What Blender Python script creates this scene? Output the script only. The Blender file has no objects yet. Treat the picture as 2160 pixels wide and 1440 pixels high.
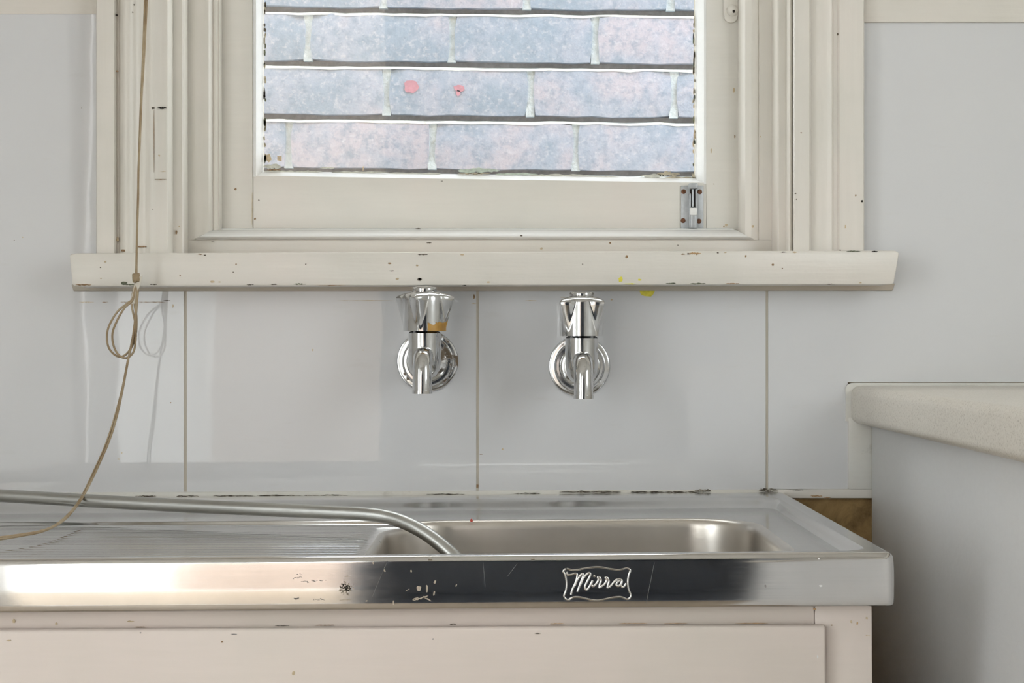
import bpy, bmesh, math, random
from mathutils import Vector, Matrix

# ------------------------------------------------------------------ camera, sky, exposure
SC = bpy.context.scene
C = SC.collection
F = 3450.0                    # focal length in pixels of the 2160x1440 frame
ZC = 1.055                    # camera height
D = 1.67                      # distance to the tiled wall
SKY = 6.0
EXPOSURE = 0.0

cam_d = bpy.data.cameras.new('camera')
cam_d.sensor_width = 36.0
cam_d.lens = 36.0 * F / 2160.0
cam_d.clip_start = 0.02
cam = bpy.data.objects.new('camera', cam_d)
cam.location = (0, 0, ZC)
cam.rotation_euler = (math.pi / 2, 0, 0)
C.objects.link(cam)
SC.camera = cam

world = bpy.data.worlds.new('overcast_sky')
world.use_nodes = True
world.node_tree.nodes['Background'].inputs[0].default_value = (0.965, 0.98, 1.0, 1)
world.node_tree.nodes['Background'].inputs[1].default_value = SKY
SC.world = world

vs = SC.view_settings
vs.view_transform = 'Standard'
vs.look = 'None'
vs.gamma = 1.0
vs.use_curve_mapping = False
vs.exposure = EXPOSURE
SC.cycles.use_denoising = True
SC.cycles.sample_clamp_indirect = 5.0
SC.cycles.max_bounces = 9
SC.cycles.diffuse_bounces = 5
SC.cycles.glossy_bounces = 4
SC.cycles.use_adaptive_sampling = True
SC.cycles.adaptive_threshold = 0.07
SC.cycles.adaptive_min_samples = 20
SC.cycles.transparent_max_bounces = 10
SC.cycles.caustics_reflective = True
SC.cycles.caustics_refractive = False


def portal(name, loc, rot, sx, sy):
    l = bpy.data.lights.new(name, 'AREA')
    l.shape = 'RECTANGLE'
    l.size, l.size_y = sx, sy
    l.cycles.is_portal = True
    o = bpy.data.objects.new(name, l)
    o.location = loc
    o.rotation_euler = rot
    C.objects.link(o)


# room extents
XL, XR, YB, ZT = -1.75, 0.97, -1.13, 2.6
DOOR_X0, DOOR_X1, DOOR_Z0, DOOR_Z1 = -1.205, -0.356, 0.01, 2.15
HALL_X0, HALL_X1, HALL_Z1 = -0.325, 0.53, 2.08
W2_Y0, W2_Y1, W2_Z0, W2_Z1 = 0.27, 0.92, 1.14, 1.90      # right wall window
W3_Y0, W3_Y1, W3_Z0, W3_Z1 = -1.05, -0.02, 0.35, 2.20       # unseen left wall window, added for fill light
portal('daylight_portal_door', ((DOOR_X0 + DOOR_X1) / 2, YB - 0.02, (DOOR_Z0 + DOOR_Z1) / 2), (math.pi / 2, 0, 0), DOOR_X1 - DOOR_X0, DOOR_Z1 - DOOR_Z0)
portal('daylight_portal_right', (XR + 0.02, (W2_Y0 + W2_Y1) / 2, (W2_Z0 + W2_Z1) / 2), (0, math.pi / 2, 0), W2_Z1 - W2_Z0, W2_Y1 - W2_Y0)
portal('daylight_portal_left', (XL - 0.02, (W3_Y0 + W3_Y1) / 2, (W3_Z0 + W3_Z1) / 2), (0, -math.pi / 2, 0), W3_Z1 - W3_Z0, W3_Y1 - W3_Y0)


# ------------------------------------------------------------------ helpers
def at(px, py, Y):
    """point of the room seen at a pixel, at depth Y"""
    return Vector(((px - 1080.0) * Y / F, Y, ZC - (py - 720.0) * Y / F))


def ax(px, Y):
    return (px - 1080.0) * Y / F


def az(py, Y):
    return ZC - (py - 720.0) * Y / F


ORIG = {}


def origin(o):
    return ORIG.get(o.name, Vector((0, 0, 0))) if o else Vector((0, 0, 0))


def props(o, label=None, cat=None, group=None, kind=None):
    if label: o['label'] = label
    if cat: o['category'] = cat
    if group: o['group'] = group
    if kind: o['kind'] = kind
    return o


def thing(name, loc, label, cat, group=None, kind=None):
    o = bpy.data.objects.new(name, None)
    o.empty_display_size = 0.05
    o.location = loc
    C.objects.link(o)
    ORIG[o.name] = Vector(loc)
    return props(o, label, cat, group, kind)


def finish(bm, name, mat, parent=None, smooth=35, label=None):
    """bmesh in room coordinates -> object (child meshes are stored relative to their thing)"""
    bmesh.ops.recalc_face_normals(bm, faces=bm.faces)
    if smooth:
        lim = math.radians(smooth)
        for f in bm.faces: f.smooth = True
        for e in bm.edges:
            e.smooth = len(e.link_faces) == 2 and e.calc_face_angle(0.0) < lim
    og = origin(parent)
    if og.length: bmesh.ops.translate(bm, verts=bm.verts, vec=-og)
    me = bpy.data.meshes.new(name)
    bm.to_mesh(me)
    bm.free()
    if mat: me.materials.append(mat)
    o = bpy.data.objects.new(name, me)
    C.objects.link(o)
    if parent:
        o.parent = parent
        ORIG[o.name] = og
    if label: o['label'] = label
    return o


def add_box(bm, x0, x1, y0, y1, z0, z1):
    vs_ = [bm.verts.new(p) for p in ((x0, y0, z0), (x1, y0, z0), (x1, y1, z0), (x0, y1, z0), (x0, y0, z1), (x1, y0, z1), (x1, y1, z1), (x0, y1, z1))]
    for f in ((0, 3, 2, 1), (4, 5, 6, 7), (0, 1, 5, 4), (1, 2, 6, 5), (2, 3, 7, 6), (3, 0, 4, 7)):
        bm.faces.new([vs_[i] for i in f])
    return vs_


def bevel(bm, w, seg=2):
    bmesh.ops.bevel(bm, geom=list(bm.edges), offset=w, segments=seg, affect='EDGES', profile=0.5, clamp_overlap=True)


def box(name, x0, x1, y0, y1, z0, z1, mat, parent=None, bev=0.0, label=None):
    bm = bmesh.new()
    add_box(bm, x0, x1, y0, y1, z0, z1)
    if bev: bevel(bm, bev)
    return finish(bm, name, mat, parent, label=label)


def add_prism(bm, a, b):
    """two matching outlines (lists of points) joined into a solid"""
    va = [bm.verts.new(p) for p in a]
    vb = [bm.verts.new(p) for p in b]
    n = len(a)
    bm.faces.new(va)
    bm.faces.new(vb[::-1])
    for i in range(n):
        bm.faces.new((va[i], vb[i], vb[(i + 1) % n], va[(i + 1) % n]))


def prism(name, a, b, mat, parent=None, bev=0.0, smooth=35, label=None):
    bm = bmesh.new()
    add_prism(bm, a, b)
    if bev: bevel(bm, bev)
    return finish(bm, name, mat, parent, smooth, label)


def prism_z(name, poly, z0, z1, mat, parent=None, **k):
    return prism(name, [(x, y, z0) for x, y in poly], [(x, y, z1) for x, y in poly], mat, parent, **k)


def prism_x(name, poly, x0, x1, mat, parent=None, **k):
    return prism(name, [(x0, y, z) for y, z in poly], [(x1, y, z) for y, z in poly], mat, parent, **k)


def prism_y(name, poly, y0, y1, mat, parent=None, **k):
    return prism(name, [(x, y0, z) for x, z in poly], [(x, y1, z) for x, z in poly], mat, parent, **k)


def catmull(pts, n=8):
    P = [Vector(p) for p in pts]
    P = [P[0] * 2 - P[1]] + P + [P[-1] * 2 - P[-2]]
    out = []
    for i in range(1, len(P) - 2):
        for k in range(n):
            t = k / n
            a, b, c, d = P[i - 1], P[i], P[i + 1], P[i + 2]
            out.append(0.5 * ((2 * b) + (c - a) * t + (2 * a - 5 * b + 4 * c - d) * t * t + (3 * b - a - 3 * c + d) * t ** 3))
    out.append(P[-2])
    return out


def add_tube(bm, pts, r, n=10, closed=False, cap=True):
    pts = [Vector(p) for p in pts]
    m = len(pts)
    rad = r if isinstance(r, (list, tuple)) else [r] * m
    tang = []
    for i in range(m):
        a = pts[(i - 1) % m] if (closed or i > 0) else pts[i]
        b = pts[(i + 1) % m] if (closed or i < m - 1) else pts[i]
        tang.append((b - a).normalized())
    nrm = tang[0].orthogonal().normalized()
    rings = []
    for i in range(m):
        if i:
            q = tang[i - 1].rotation_difference(tang[i])
            nrm = (q @ nrm).normalized()
        bn = tang[i].cross(nrm).normalized()
        rings.append([bm.verts.new(pts[i] + rad[i] * (math.cos(2 * math.pi * k / n) * nrm + math.sin(2 * math.pi * k / n) * bn)) for k in range(n)])
    for i in range(m if closed else m - 1):
        a, b = rings[i], rings[(i + 1) % m]
        for k in range(n):
            bm.faces.new((a[k], a[(k + 1) % n], b[(k + 1) % n], b[k]))
    if not closed and cap:
        bm.faces.new(rings[0][::-1])
        bm.faces.new(rings[-1])


def add_lathe(bm, prof, M, n=40):
    """profile of (radius, height) turned about local z and placed by matrix M"""
    rings = []
    for r, h in prof:
        if r < 1e-6:
            rings.append([bm.verts.new(M @ Vector((0, 0, h)))])
        else:
            rings.append([bm.verts.new(M @ Vector((r * math.cos(2 * math.pi * k / n), r * math.sin(2 * math.pi * k / n), h))) for k in range(n)])
    for a, b in zip(rings, rings[1:]):
        for k in range(n):
            q = []
            for ring, kk in ((a, k), (a, k + 1), (b, k + 1), (b, k)):
                v = ring[kk % len(ring)]
                if v not in q: q.append(v)
            if len(q) > 2: bm.faces.new(q)


def lathe(name, prof, M, mat, parent, n=40, smooth=35):
    bm = bmesh.new()
    add_lathe(bm, prof, M, n)
    return finish(bm, name, mat, parent, smooth)


def portion(t):
    t = max(0.0, min(1.0, t))
    return t * t * (3 - 2 * t)


# ------------------------------------------------------------------ materials
def lin(c):
    return tuple(((v / 255) / 12.92 if v / 255 <= 0.04045 else ((v / 255 + 0.055) / 1.055) ** 2.4) for v in c) + (1,)


class NT:
    def __init__(self, name):
        self.m = bpy.data.materials.new(name)
        self.m.use_nodes = True
        self.t = self.m.node_tree
        self.b = self.t.nodes['Principled BSDF']
        self.out = self.t.nodes['Material Output']

    def n(self, typ, **k):
        nd = self.t.nodes.new(typ)
        for a, v in k.items(): setattr(nd, a, v)
        return nd

    def l(self, a, b):
        self.t.links.new(a, b)

    def coord(self, scale=(1, 1, 1), what='Object', loc=(0, 0, 0)):
        tc = self.n('ShaderNodeTexCoord')
        mp = self.n('ShaderNodeMapping')
        mp.inputs['Scale'].default_value = scale
        mp.inputs['Location'].default_value = loc
        self.l(tc.outputs[what], mp.inputs[0])
        return mp.outputs[0]

    def geo(self, scale=(1, 1, 1)):
        g = self.n('ShaderNodeNewGeometry')
        mp = self.n('ShaderNodeMapping')
        mp.inputs['Scale'].default_value = scale
        self.l(g.outputs['Position'], mp.inputs[0])
        return mp.outputs[0]

    def noise(self, vec, scale, detail=4, rough=0.55, dist=0.0):
        nd = self.n('ShaderNodeTexNoise')
        nd.inputs['Scale'].default_value = scale
        nd.inputs['Detail'].default_value = detail
        nd.inputs['Roughness'].default_value = rough
        nd.inputs['Distortion'].default_value = dist
        self.l(vec, nd.inputs['Vector'])
        return nd.outputs['Fac']

    def ramp(self, fac, stops, interp='LINEAR'):
        nd = self.n('ShaderNodeValToRGB')
        cr = nd.color_ramp
        cr.interpolation = interp
        while len(cr.elements) < len(stops): cr.elements.new(0.5)
        for e, (p, c) in zip(cr.elements, stops):
            e.position = p
            e.color = c if len(c) == 4 else tuple(c) + (1,)
        self.l(fac, nd.inputs[0])
        return nd.outputs[0]

    def val(self, fac, lo, hi, a=0.0, b=1.0):
        nd = self.n('ShaderNodeMapRange')
        nd.clamp = True
        for i, v in enumerate((lo, hi, a, b)): nd.inputs[i + 1].default_value = v
        self.l(fac, nd.inputs[0])
        return nd.outputs[0]

    def mix(self, fac, a, b, mode='MIX'):
        nd = self.n('ShaderNodeMixRGB', blend_type=mode)
        for i, v in ((0, fac), (1, a), (2, b)):
            if hasattr(v, 'is_linked') or isinstance(v, bpy.types.NodeSocket): self.l(v, nd.inputs[i])
            else: nd.inputs[i].default_value = v
        return nd.outputs[0]

    def math(self, op, a, b=None):
        nd = self.n('ShaderNodeMath', operation=op)
        for i, v in ((0, a), (1, b)):
            if v is None: continue
            if isinstance(v, bpy.types.NodeSocket): self.l(v, nd.inputs[i])
            else: nd.inputs[i].default_value = v
        return nd.outputs[0]

    def bump(self, h, strength=0.2, dist=0.001):
        nd = self.n('ShaderNodeBump')
        nd.inputs['Strength'].default_value = strength
        nd.inputs['Distance'].default_value = dist
        self.l(h, nd.inputs['Height'])
        self.l(nd.outputs[0], self.b.inputs['Normal'])
        return nd.outputs[0]

    def col(self, v):
        if isinstance(v, bpy.types.NodeSocket): self.l(v, self.b.inputs['Base Color'])
        else: self.b.inputs['Base Color'].default_value = v if len(v) == 4 else tuple(v) + (1,)

    def set(self, **k):
        for a, v in k.items():
            i = self.b.inputs[a.replace('_', ' ')]
            if isinstance(v, bpy.types.NodeSocket): self.l(v, i)
            else: i.default_value = v
        return self.m


def paint(name, c1, c2, c3, rough=0.32, grain='x', speck=0.0, bump=0.25, dirt=None):
    """old hand-brushed gloss paint: drifting tint, brush marks, sparse flecks"""
    T = NT(name)
    g = T.geo()
    big = T.noise(g, 7.0, 3)
    col = T.ramp(big, [(0.32, c1), (0.5, c2), (0.68, c3)])
    st = (6, 60, 90) if grain == 'x' else (90, 60, 5)
    br = T.noise(T.geo(st), 2.2, 4)
    col = T.mix(T.val(br, 0.3, 0.75, 0, 0.16), col, (c1[0] * 0.86, c1[1] * 0.86, c1[2] * 0.84, 1))
    if speck:
        v = T.n('ShaderNodeTexVoronoi')
        v.inputs['Scale'].default_value = 55
        T.l(g, v.inputs['Vector'])
        sp = T.val(v.outputs['Distance'], 0.022, 0.034, 1, 0)
        rnd = T.val(T.noise(g, 14, 2), 0.63, 0.66, 0, 1)
        sp = T.math('MULTIPLY', sp, rnd)
        col = T.mix(T.math('MULTIPLY', sp, speck), col, (0.16, 0.10, 0.06, 1))
    if dirt:
        dn = T.val(T.noise(T.geo((1, 1, 1)), 34, 5, 0.65), 0.60, 0.78, 0, 0.5)
        col = T.mix(dn, col, dirt)
    T.col(col)
    T.bump(T.math('ADD', T.math('MULTIPLY', br, 0.6), T.noise(g, 45, 3)), bump, 0.0012)
    return T.set(Roughness=rough, IOR=1.48)


CR1, CR2, CR3 = (0.74, 0.715, 0.655, 1), (0.79, 0.755, 0.70, 1), (0.82, 0.765, 0.71, 1)
M_CREAM_V = paint('cream_paint_upright', CR1, CR2, CR3, grain='z', speck=0.9)
M_CREAM_H = paint('cream_paint_level', CR1, CR2, CR3, grain='x', speck=0.9, bump=0.4)
M_SASH = paint('sash_paint', (0.74, 0.72, 0.67, 1), (0.77, 0.745, 0.69, 1), (0.78, 0.73, 0.68, 1), grain='x', speck=0.7, bump=0.2)
M_WHITE_TRIM = paint('white_gloss_trim', (0.82, 0.83, 0.82, 1), (0.85, 0.85, 0.84, 1), (0.84, 0.82, 0.79, 1), rough=0.25, grain='x', bump=0.35)
M_CAB = paint('cabinet_paint', (0.70, 0.635, 0.575, 1), (0.735, 0.655, 0.60, 1), (0.75, 0.66, 0.61, 1), grain='x', speck=0.8, bump=0.15)
M_CAULK = paint('aged_caulk', (0.52, 0.48, 0.41, 1), (0.58, 0.52, 0.44, 1), (0.60, 0.52, 0.44, 1), rough=0.6, speck=0.8)
M_GROUT = paint('joint_filler', (0.55, 0.51, 0.43, 1), (0.60, 0.55, 0.47, 1), (0.62, 0.58, 0.50, 1), rough=0.5, grain='z')
M_SEAL = paint('white_sealant', (0.70, 0.69, 0.64, 1), (0.76, 0.75, 0.71, 1), (0.72, 0.69, 0.63, 1), rough=0.4, dirt=(0.20, 0.16, 0.11, 1))


def panel_mat():
    T = NT('glossy_white_panel')
    g = T.geo()
    oi = T.n('ShaderNodeObjectInfo')
    base = T.ramp(T.noise(g, 2.5, 3), [(0.3, (0.690, 0.698, 0.722, 1)), (0.7, (0.715, 0.718, 0.730, 1))])
    sm = T.val(T.noise(T.geo((5, 5, 26)), 3.0, 5, 0.6), 0.62, 0.80, 0, 0.35)
    base = T.mix(sm, base, (0.62, 0.61, 0.59, 1))
    T.col(base)
    T.bump(T.math('ADD', T.noise(T.geo((14, 14, 5)), 1.0, 2), T.math('MULTIPLY', T.noise(g, 60, 2), 0.05)), 0.055, 0.004)
    return T.set(Roughness=0.018, IOR=1.57)


M_PANEL = panel_mat()


def plain(name, c, rough=0.5, metal=0.0, noise=0.0, nscale=60, detail=5):
    T = NT(name)
    if noise:
        f = T.noise(T.geo(), nscale, detail, 0.6)
        T.col(T.ramp(f, [(0.3, tuple(v * (1 - noise) for v in c[:3]) + (1,)), (0.7, tuple(min(1, v * (1 + noise)) for v in c[:3]) + (1,))]))
    else:
        T.col(c)
    return T.set(Roughness=rough, Metallic=metal)


M_ROOM = plain('room_wall_paint', (0.80, 0.79, 0.76), 0.5, noise=0.02, nscale=7, detail=1)
M_CEIL = plain('ceiling_paint', (0.85, 0.84, 0.82), 0.7, noise=0.02, nscale=7, detail=1)
M_DARK = plain('dark_hole', (0.03, 0.025, 0.02), 0.9, noise=0.4)
M_MOULD = plain('black_mould', (0.06, 0.05, 0.035), 0.9, noise=0.8, nscale=300)
def mouldy_mat():
    T = NT('mouldy_sealant')
    f = T.noise(T.geo((60, 200, 330)), 2.6, 6, 0.75)
    T.col(T.ramp(f, [(0.40, (0.035, 0.028, 0.02, 1)), (0.50, (0.12, 0.10, 0.07, 1)), (0.58, (0.55, 0.52, 0.46, 1)), (0.7, (0.72, 0.70, 0.65, 1))]))
    return T.set(Roughness=0.7)


M_MOULDY = mouldy_mat()
M_CHIPDARK_GAP = plain('dark_paint_and_gap_shade', (0.12, 0.10, 0.075), 0.7, noise=0.5, nscale=200)  # old paint in chips, also the painted shade of narrow gaps
M_CHIPGREEN = plain('old_green_paint', (0.13, 0.14, 0.09), 0.7, noise=0.5, nscale=200)
M_CHIPTAN = plain('bare_wood', (0.48, 0.31, 0.16), 0.7, noise=0.3, nscale=200)
M_CHIPBROWN_GAP = plain('brown_stain_and_gap_shade', (0.30, 0.19, 0.10), 0.7, noise=0.4, nscale=300)  # stains, also the painted shade of the pocket's gap lines
M_STAIN = plain('tan_stain', (0.56, 0.45, 0.30), 0.6, noise=0.2, nscale=300)
M_YELLOW = plain('yellow_paint', (0.78, 0.70, 0.08), 0.4, noise=0.2, nscale=160)
M_REDSPOT = plain('faded_red_paint', (0.44, 0.22, 0.28), 0.8, noise=0.15, nscale=120)
M_RED = plain('red_speck', (0.6, 0.08, 0.05), 0.5)
M_RUST = plain('rusted_screw', (0.16, 0.065, 0.03), 0.75, noise=0.5, nscale=700)
M_ZINC = plain('zinc_plate', (0.46, 0.48, 0.50), 0.42, metal=0.55, noise=0.12, nscale=150)
M_ZINCDARK = plain('dark_slot', (0.05, 0.04, 0.035), 0.7)
M_RESIDUE = plain('beige_residue', (0.42, 0.36, 0.29), 0.7, noise=0.35, nscale=700)
M_SCRATCH = plain('fine_scratch', (0.30, 0.30, 0.30), 0.5, metal=0.6)
M_SCUFF = plain('grey_scuff', (0.26, 0.24, 0.23), 0.7, noise=0.5, nscale=900)
M_PUTTY = plain('pale_putty', (0.60, 0.60, 0.53), 0.7, noise=0.2, nscale=200)
M_PUTTYG = plain('green_putty', (0.50, 0.57, 0.49), 0.7, noise=0.25, nscale=160)
M_PUTTYB = plain('brown_putty', (0.45, 0.40, 0.30), 0.7, noise=0.35, nscale=200)


def steel_mat(name, base, r0, r1, streak=(3, 160, 160), bump=0.02, stain=0.0):
    T = NT(name)
    s = T.noise(T.coord(streak), 5.0, 5, 0.65)
    big = T.noise(T.coord(), 9.0, 4, 0.6)
    c = T.ramp(big, [(0.3, tuple(v * 0.90 for v in base) + (1,)), (0.7, tuple(min(1, v * 1.05) for v in base) + (1,))])
    c = T.mix(T.val(s, 0.35, 0.75, 0, 0.14), c, tuple(v * 0.72 for v in base) + (1,))
    T.col(c)
    T.bump(s, bump, 0.0006)
    return T.set(Metallic=1.0, Roughness=T.math('ADD', T.val(s, 0.3, 0.75, r0, r1), T.val(big, 0.45, 0.8, 0.0, stain)))


M_STEEL = steel_mat('stainless_steel_top', (0.67, 0.665, 0.655), 0.11, 0.19, bump=0.03, stain=0.08)
M_STEELA = steel_mat('stainless_steel_apron', (0.66, 0.645, 0.63), 0.05, 0.09, bump=0.012, stain=0.03)
M_BOWL = steel_mat('stainless_steel_bowl', (0.62, 0.585, 0.54), 0.27, 0.31, streak=(9, 9, 3), bump=0.0, stain=0.06)
M_EMBLEM = plain('pressed_steel', (0.78, 0.77, 0.75), 0.10, metal=1.0)
M_TUBE = steel_mat('dull_galvanised_tube', (0.47, 0.47, 0.45), 0.27, 0.42, streak=(8, 60, 60), bump=0.06, stain=0.15)


def chrome_mat(name, stain, gold=False, rust=0.62):
    T = NT(name)
    o = T.coord()
    n1 = T.noise(o, 130, 6, 0.7)
    n2 = T.noise(o, 45, 4, 0.6)
    dirt = T.val(n2, rust, rust + 0.05, 0, stain)
    dirt2 = T.val(n1, 0.62, 0.72, 0, stain * 0.5)
    dm = T.math('MAXIMUM', dirt, dirt2)
    c = T.mix(T.val(n2, 0.3, 0.7, 0, 0.3), (0.62, 0.625, 0.63, 1), (0.48, 0.48, 0.48, 1))
    c = T.mix(dm, c, (0.17, 0.12, 0.07, 1))
    met = T.math('SUBTRACT', 1.0, T.math('MULTIPLY', dm, 0.85))
    rough = T.math('ADD', T.val(dm, 0, 1, 0.06, 0.6), T.val(n2, 0.35, 0.7, 0.0, 0.10))
    if gold:
        # plating flaked off low on the side turned to the right of the sink
        sep = T.n('ShaderNodeSeparateXYZ')
        T.l(o, sep.inputs[0])
        zz = T.math('ADD', sep.outputs['Z'], T.math('MULTIPLY', T.math('SUBTRACT', T.noise(o, 230, 4), 0.5), -0.012))
        low = T.val(zz, 0.0385, 0.0392, 1, 0)
        side = T.val(sep.outputs['X'], 0.0035, 0.0045, 0, 1)
        front = T.val(sep.outputs['Y'], -0.056, -0.055, 1, 0)
        gm = T.math('MULTIPLY', T.math('MULTIPLY', low, side), front)
        c = T.mix(gm, c, T.ramp(n2, [(0.35, (0.30, 0.15, 0.03, 1)), (0.6, (0.50, 0.28, 0.06, 1))]))
        met = T.math('MULTIPLY', met, T.math('SUBTRACT', 1.0, gm))
        rough = T.math('MAXIMUM', rough, T.math('MULTIPLY', gm, 0.35))
    T.col(c)
    T.bump(n1, 0.05, 0.0004)
    return T.set(Metallic=met, Roughness=rough)


M_CHROME = chrome_mat('worn_chrome', 0.45, rust=0.68)
M_CHROME_DIRTY = chrome_mat('corroded_chrome', 0.95, rust=0.55)
M_CHROME_FLAKED = chrome_mat('flaking_chrome', 0.6, gold=True, rust=0.66)


def cord_mat():
    T = NT('aged_cord')
    n = T.noise(T.geo((1, 1, 1)), 40, 4)
    f = T.noise(T.geo((900, 900, 350)), 1.0, 2)
    c = T.ramp(n, [(0.3, (0.27, 0.18, 0.095, 1)), (0.52, (0.36, 0.275, 0.17, 1)), (0.72, (0.46, 0.38, 0.26, 1))])
    T.col(c)
    T.bump(f, 0.5, 0.0005)
    return T.set(Roughness=0.7)


M_CORD = cord_mat()
M_PLASTIC = plain('clear_tape', (0.62, 0.58, 0.50), 0.25)


def laminate():
    T = NT('speckled_laminate')
    g = T.geo()
    n = T.noise(g, 620, 3, 0.75)
    c = T.ramp(n, [(0.33, (0.30, 0.25, 0.19, 1)), (0.43, (0.66, 0.62, 0.55, 1)), (0.6, (0.73, 0.69, 0.62, 1)), (0.75, (0.78, 0.75, 0.69, 1))])
    c = T.mix(0.25, c, T.ramp(T.noise(g, 9, 3), [(0.3, (0.62, 0.56, 0.48, 1)), (0.7, (0.70, 0.66, 0.58, 1))]))
    T.col(c)
    T.bump(n, 0.08, 0.0004)
    return T.set(Roughness=0.36)


M_LAM = laminate()
M_BENCHSIDE = paint('bench_side_paint', (0.70, 0.70, 0.70, 1), (0.72, 0.72, 0.72, 1), (0.72, 0.715, 0.71, 1), rough=0.4, speck=0.6)


def bare_wall():
    T = NT('bare_brown_plaster')
    g = T.geo()
    n = T.noise(g, 22, 6, 0.65, 0.6)
    c = T.ramp(n, [(0.3, (0.14, 0.085, 0.035, 1)), (0.46, (0.40, 0.26, 0.11, 1)), (0.66, (0.56, 0.38, 0.18, 1))])
    T.col(c)
    T.bump(n, 0.6, 0.004)
    return T.set(Roughness=0.85)


M_BARE = bare_wall()


def brick_mat():
    T = NT('weathered_grey_brick')
    oi = T.n('ShaderNodeObjectInfo')
    o = T.coord()
    off = T.n('ShaderNodeVectorMath', operation='ADD')
    T.l(o, off.inputs[0])
    comb = T.n('ShaderNodeCombineXYZ')
    for i in range(3): T.l(T.math('MULTIPLY', oi.outputs['Random'], 3.7 + i * 2.3), comb.inputs[i])
    T.l(comb.outputs[0], off.inputs[1])
    v = off.outputs[0]
    pin = T.math('ADD', T.noise(v, 11, 5, 0.6, 0.4), T.math('MULTIPLY', T.math('SUBTRACT', oi.outputs['Random'], 0.5), 0.26))
    c = T.ramp(pin, [(0.36, (0.264, 0.337, 0.445, 1)), (0.50, (0.337, 0.385, 0.497, 1)), (0.64, (0.410, 0.404, 0.490, 1))])
    mot = T.noise(v, 62, 6, 0.72)
    c = T.mix(T.val(mot, 0.46, 0.64, 0, 0.78), c, (0.213, 0.278, 0.368, 1))
    c = T.mix(T.val(T.noise(v, 115, 5, 0.72), 0.52, 0.68, 0, 0.65), c, (0.489, 0.498, 0.592, 1))
    c = T.mix(T.val(T.noise(v, 240, 4, 0.75), 0.62, 0.74, 0, 0.65), c, (0.130, 0.166, 0.228, 1))
    T.col(c)
    T.bump(T.math('ADD', mot, T.noise(v, 260, 4)), 0.25, 0.002)
    return T.set(Roughness=0.9)


M_BRICK = brick_mat()


def mortar_mat():
    T = NT('lime_mortar')
    g = T.geo()
    n = T.noise(g, 90, 5, 0.7)
    T.col(T.ramp(n, [(0.3, (0.408, 0.493, 0.560, 1)), (0.7, (0.605, 0.693, 0.771, 1))]))
    T.bump(n, 0.7, 0.004)
    return T.set(Roughness=0.95)


M_MORTAR = mortar_mat()
M_JOINT_SHADE = plain('shade_toned_bed_mortar', (0.19, 0.185, 0.185), 0.95, noise=0.25, nscale=120)  # shade deep in the bed joint put into a darker mortar colour
M_LEDGE = plain('pale_ledge_mortar', (0.68, 0.74, 0.76), 0.95, noise=0.2, nscale=150)  # paler mortar on the sloping ledge of the joint


def glass_mat(name, dust):
    T = NT(name)
    T.t.nodes.remove(T.b)
    tr = T.n('ShaderNodeBsdfTransparent')
    tr.inputs[0].default_value = (0.97, 0.985, 0.98, 1)
    gl = T.n('ShaderNodeBsdfGlossy')
    gl.inputs['Roughness'].default_value = 0.01
    lw = T.n('ShaderNodeLayerWeight')
    refl = T.math('ADD', 0.035, T.math('MULTIPLY', 0.9, T.math('POWER', lw.outputs['Facing'], 5.0)))
    m1 = T.n('ShaderNodeMixShader')
    T.l(refl, m1.inputs[0])
    T.l(tr.outputs[0], m1.inputs[1])
    T.l(gl.outputs[0], m1.inputs[2])
    df = T.n('ShaderNodeBsdfTranslucent')
    df.inputs[0].default_value = (0.8, 0.8, 0.8, 1)
    m2 = T.n('ShaderNodeMixShader')
    if not dust:
        T.l(m1.outputs[0], T.out.inputs[0])
        return T.m
    f = T.noise(T.geo(), 12, 3, 0.65)
    T.l(T.val(f, 0.35, 0.75, dust * 0.5, dust * 1.5), m2.inputs[0])
    T.l(m1.outputs[0], m2.inputs[1])
    T.l(df.outputs[0], m2.inputs[2])
    T.l(m2.outputs[0], T.out.inputs[0])
    return T.m


M_GLASS = glass_mat('dusty_window_glass', 0.03)
M_GLASS_CLEAN = glass_mat('clean_window_glass', 0.0)


def floor_mat():
    T = NT('brown_floor_boards')
    n = T.noise(T.geo((3, 30, 3)), 3, 4)
    T.col(T.ramp(n, [(0.3, (0.36, 0.29, 0.22, 1)), (0.7, (0.46, 0.38, 0.29, 1))]))
    return T.set(Roughness=0.5)


M_FLOOR = floor_mat()
M_HALL = plain('dark_hall_paint', (0.46, 0.50, 0.57), 0.7, noise=0.1, detail=1)
M_PEACH = plain('peach_render', (0.50, 0.405, 0.345), 0.9, noise=0.06, nscale=8, detail=1)
M_WHITEWALL = plain('white_render', (0.86, 0.86, 0.85), 0.9, noise=0.04, nscale=8, detail=1)
M_GROUND = plain('concrete_paving', (0.64, 0.61, 0.57), 0.9, noise=0.1, nscale=6, detail=1)
M_ROOF = plain('roof_sheet', (0.4, 0.4, 0.4), 0.7, noise=0.1)

RND = random.Random(7)


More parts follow.
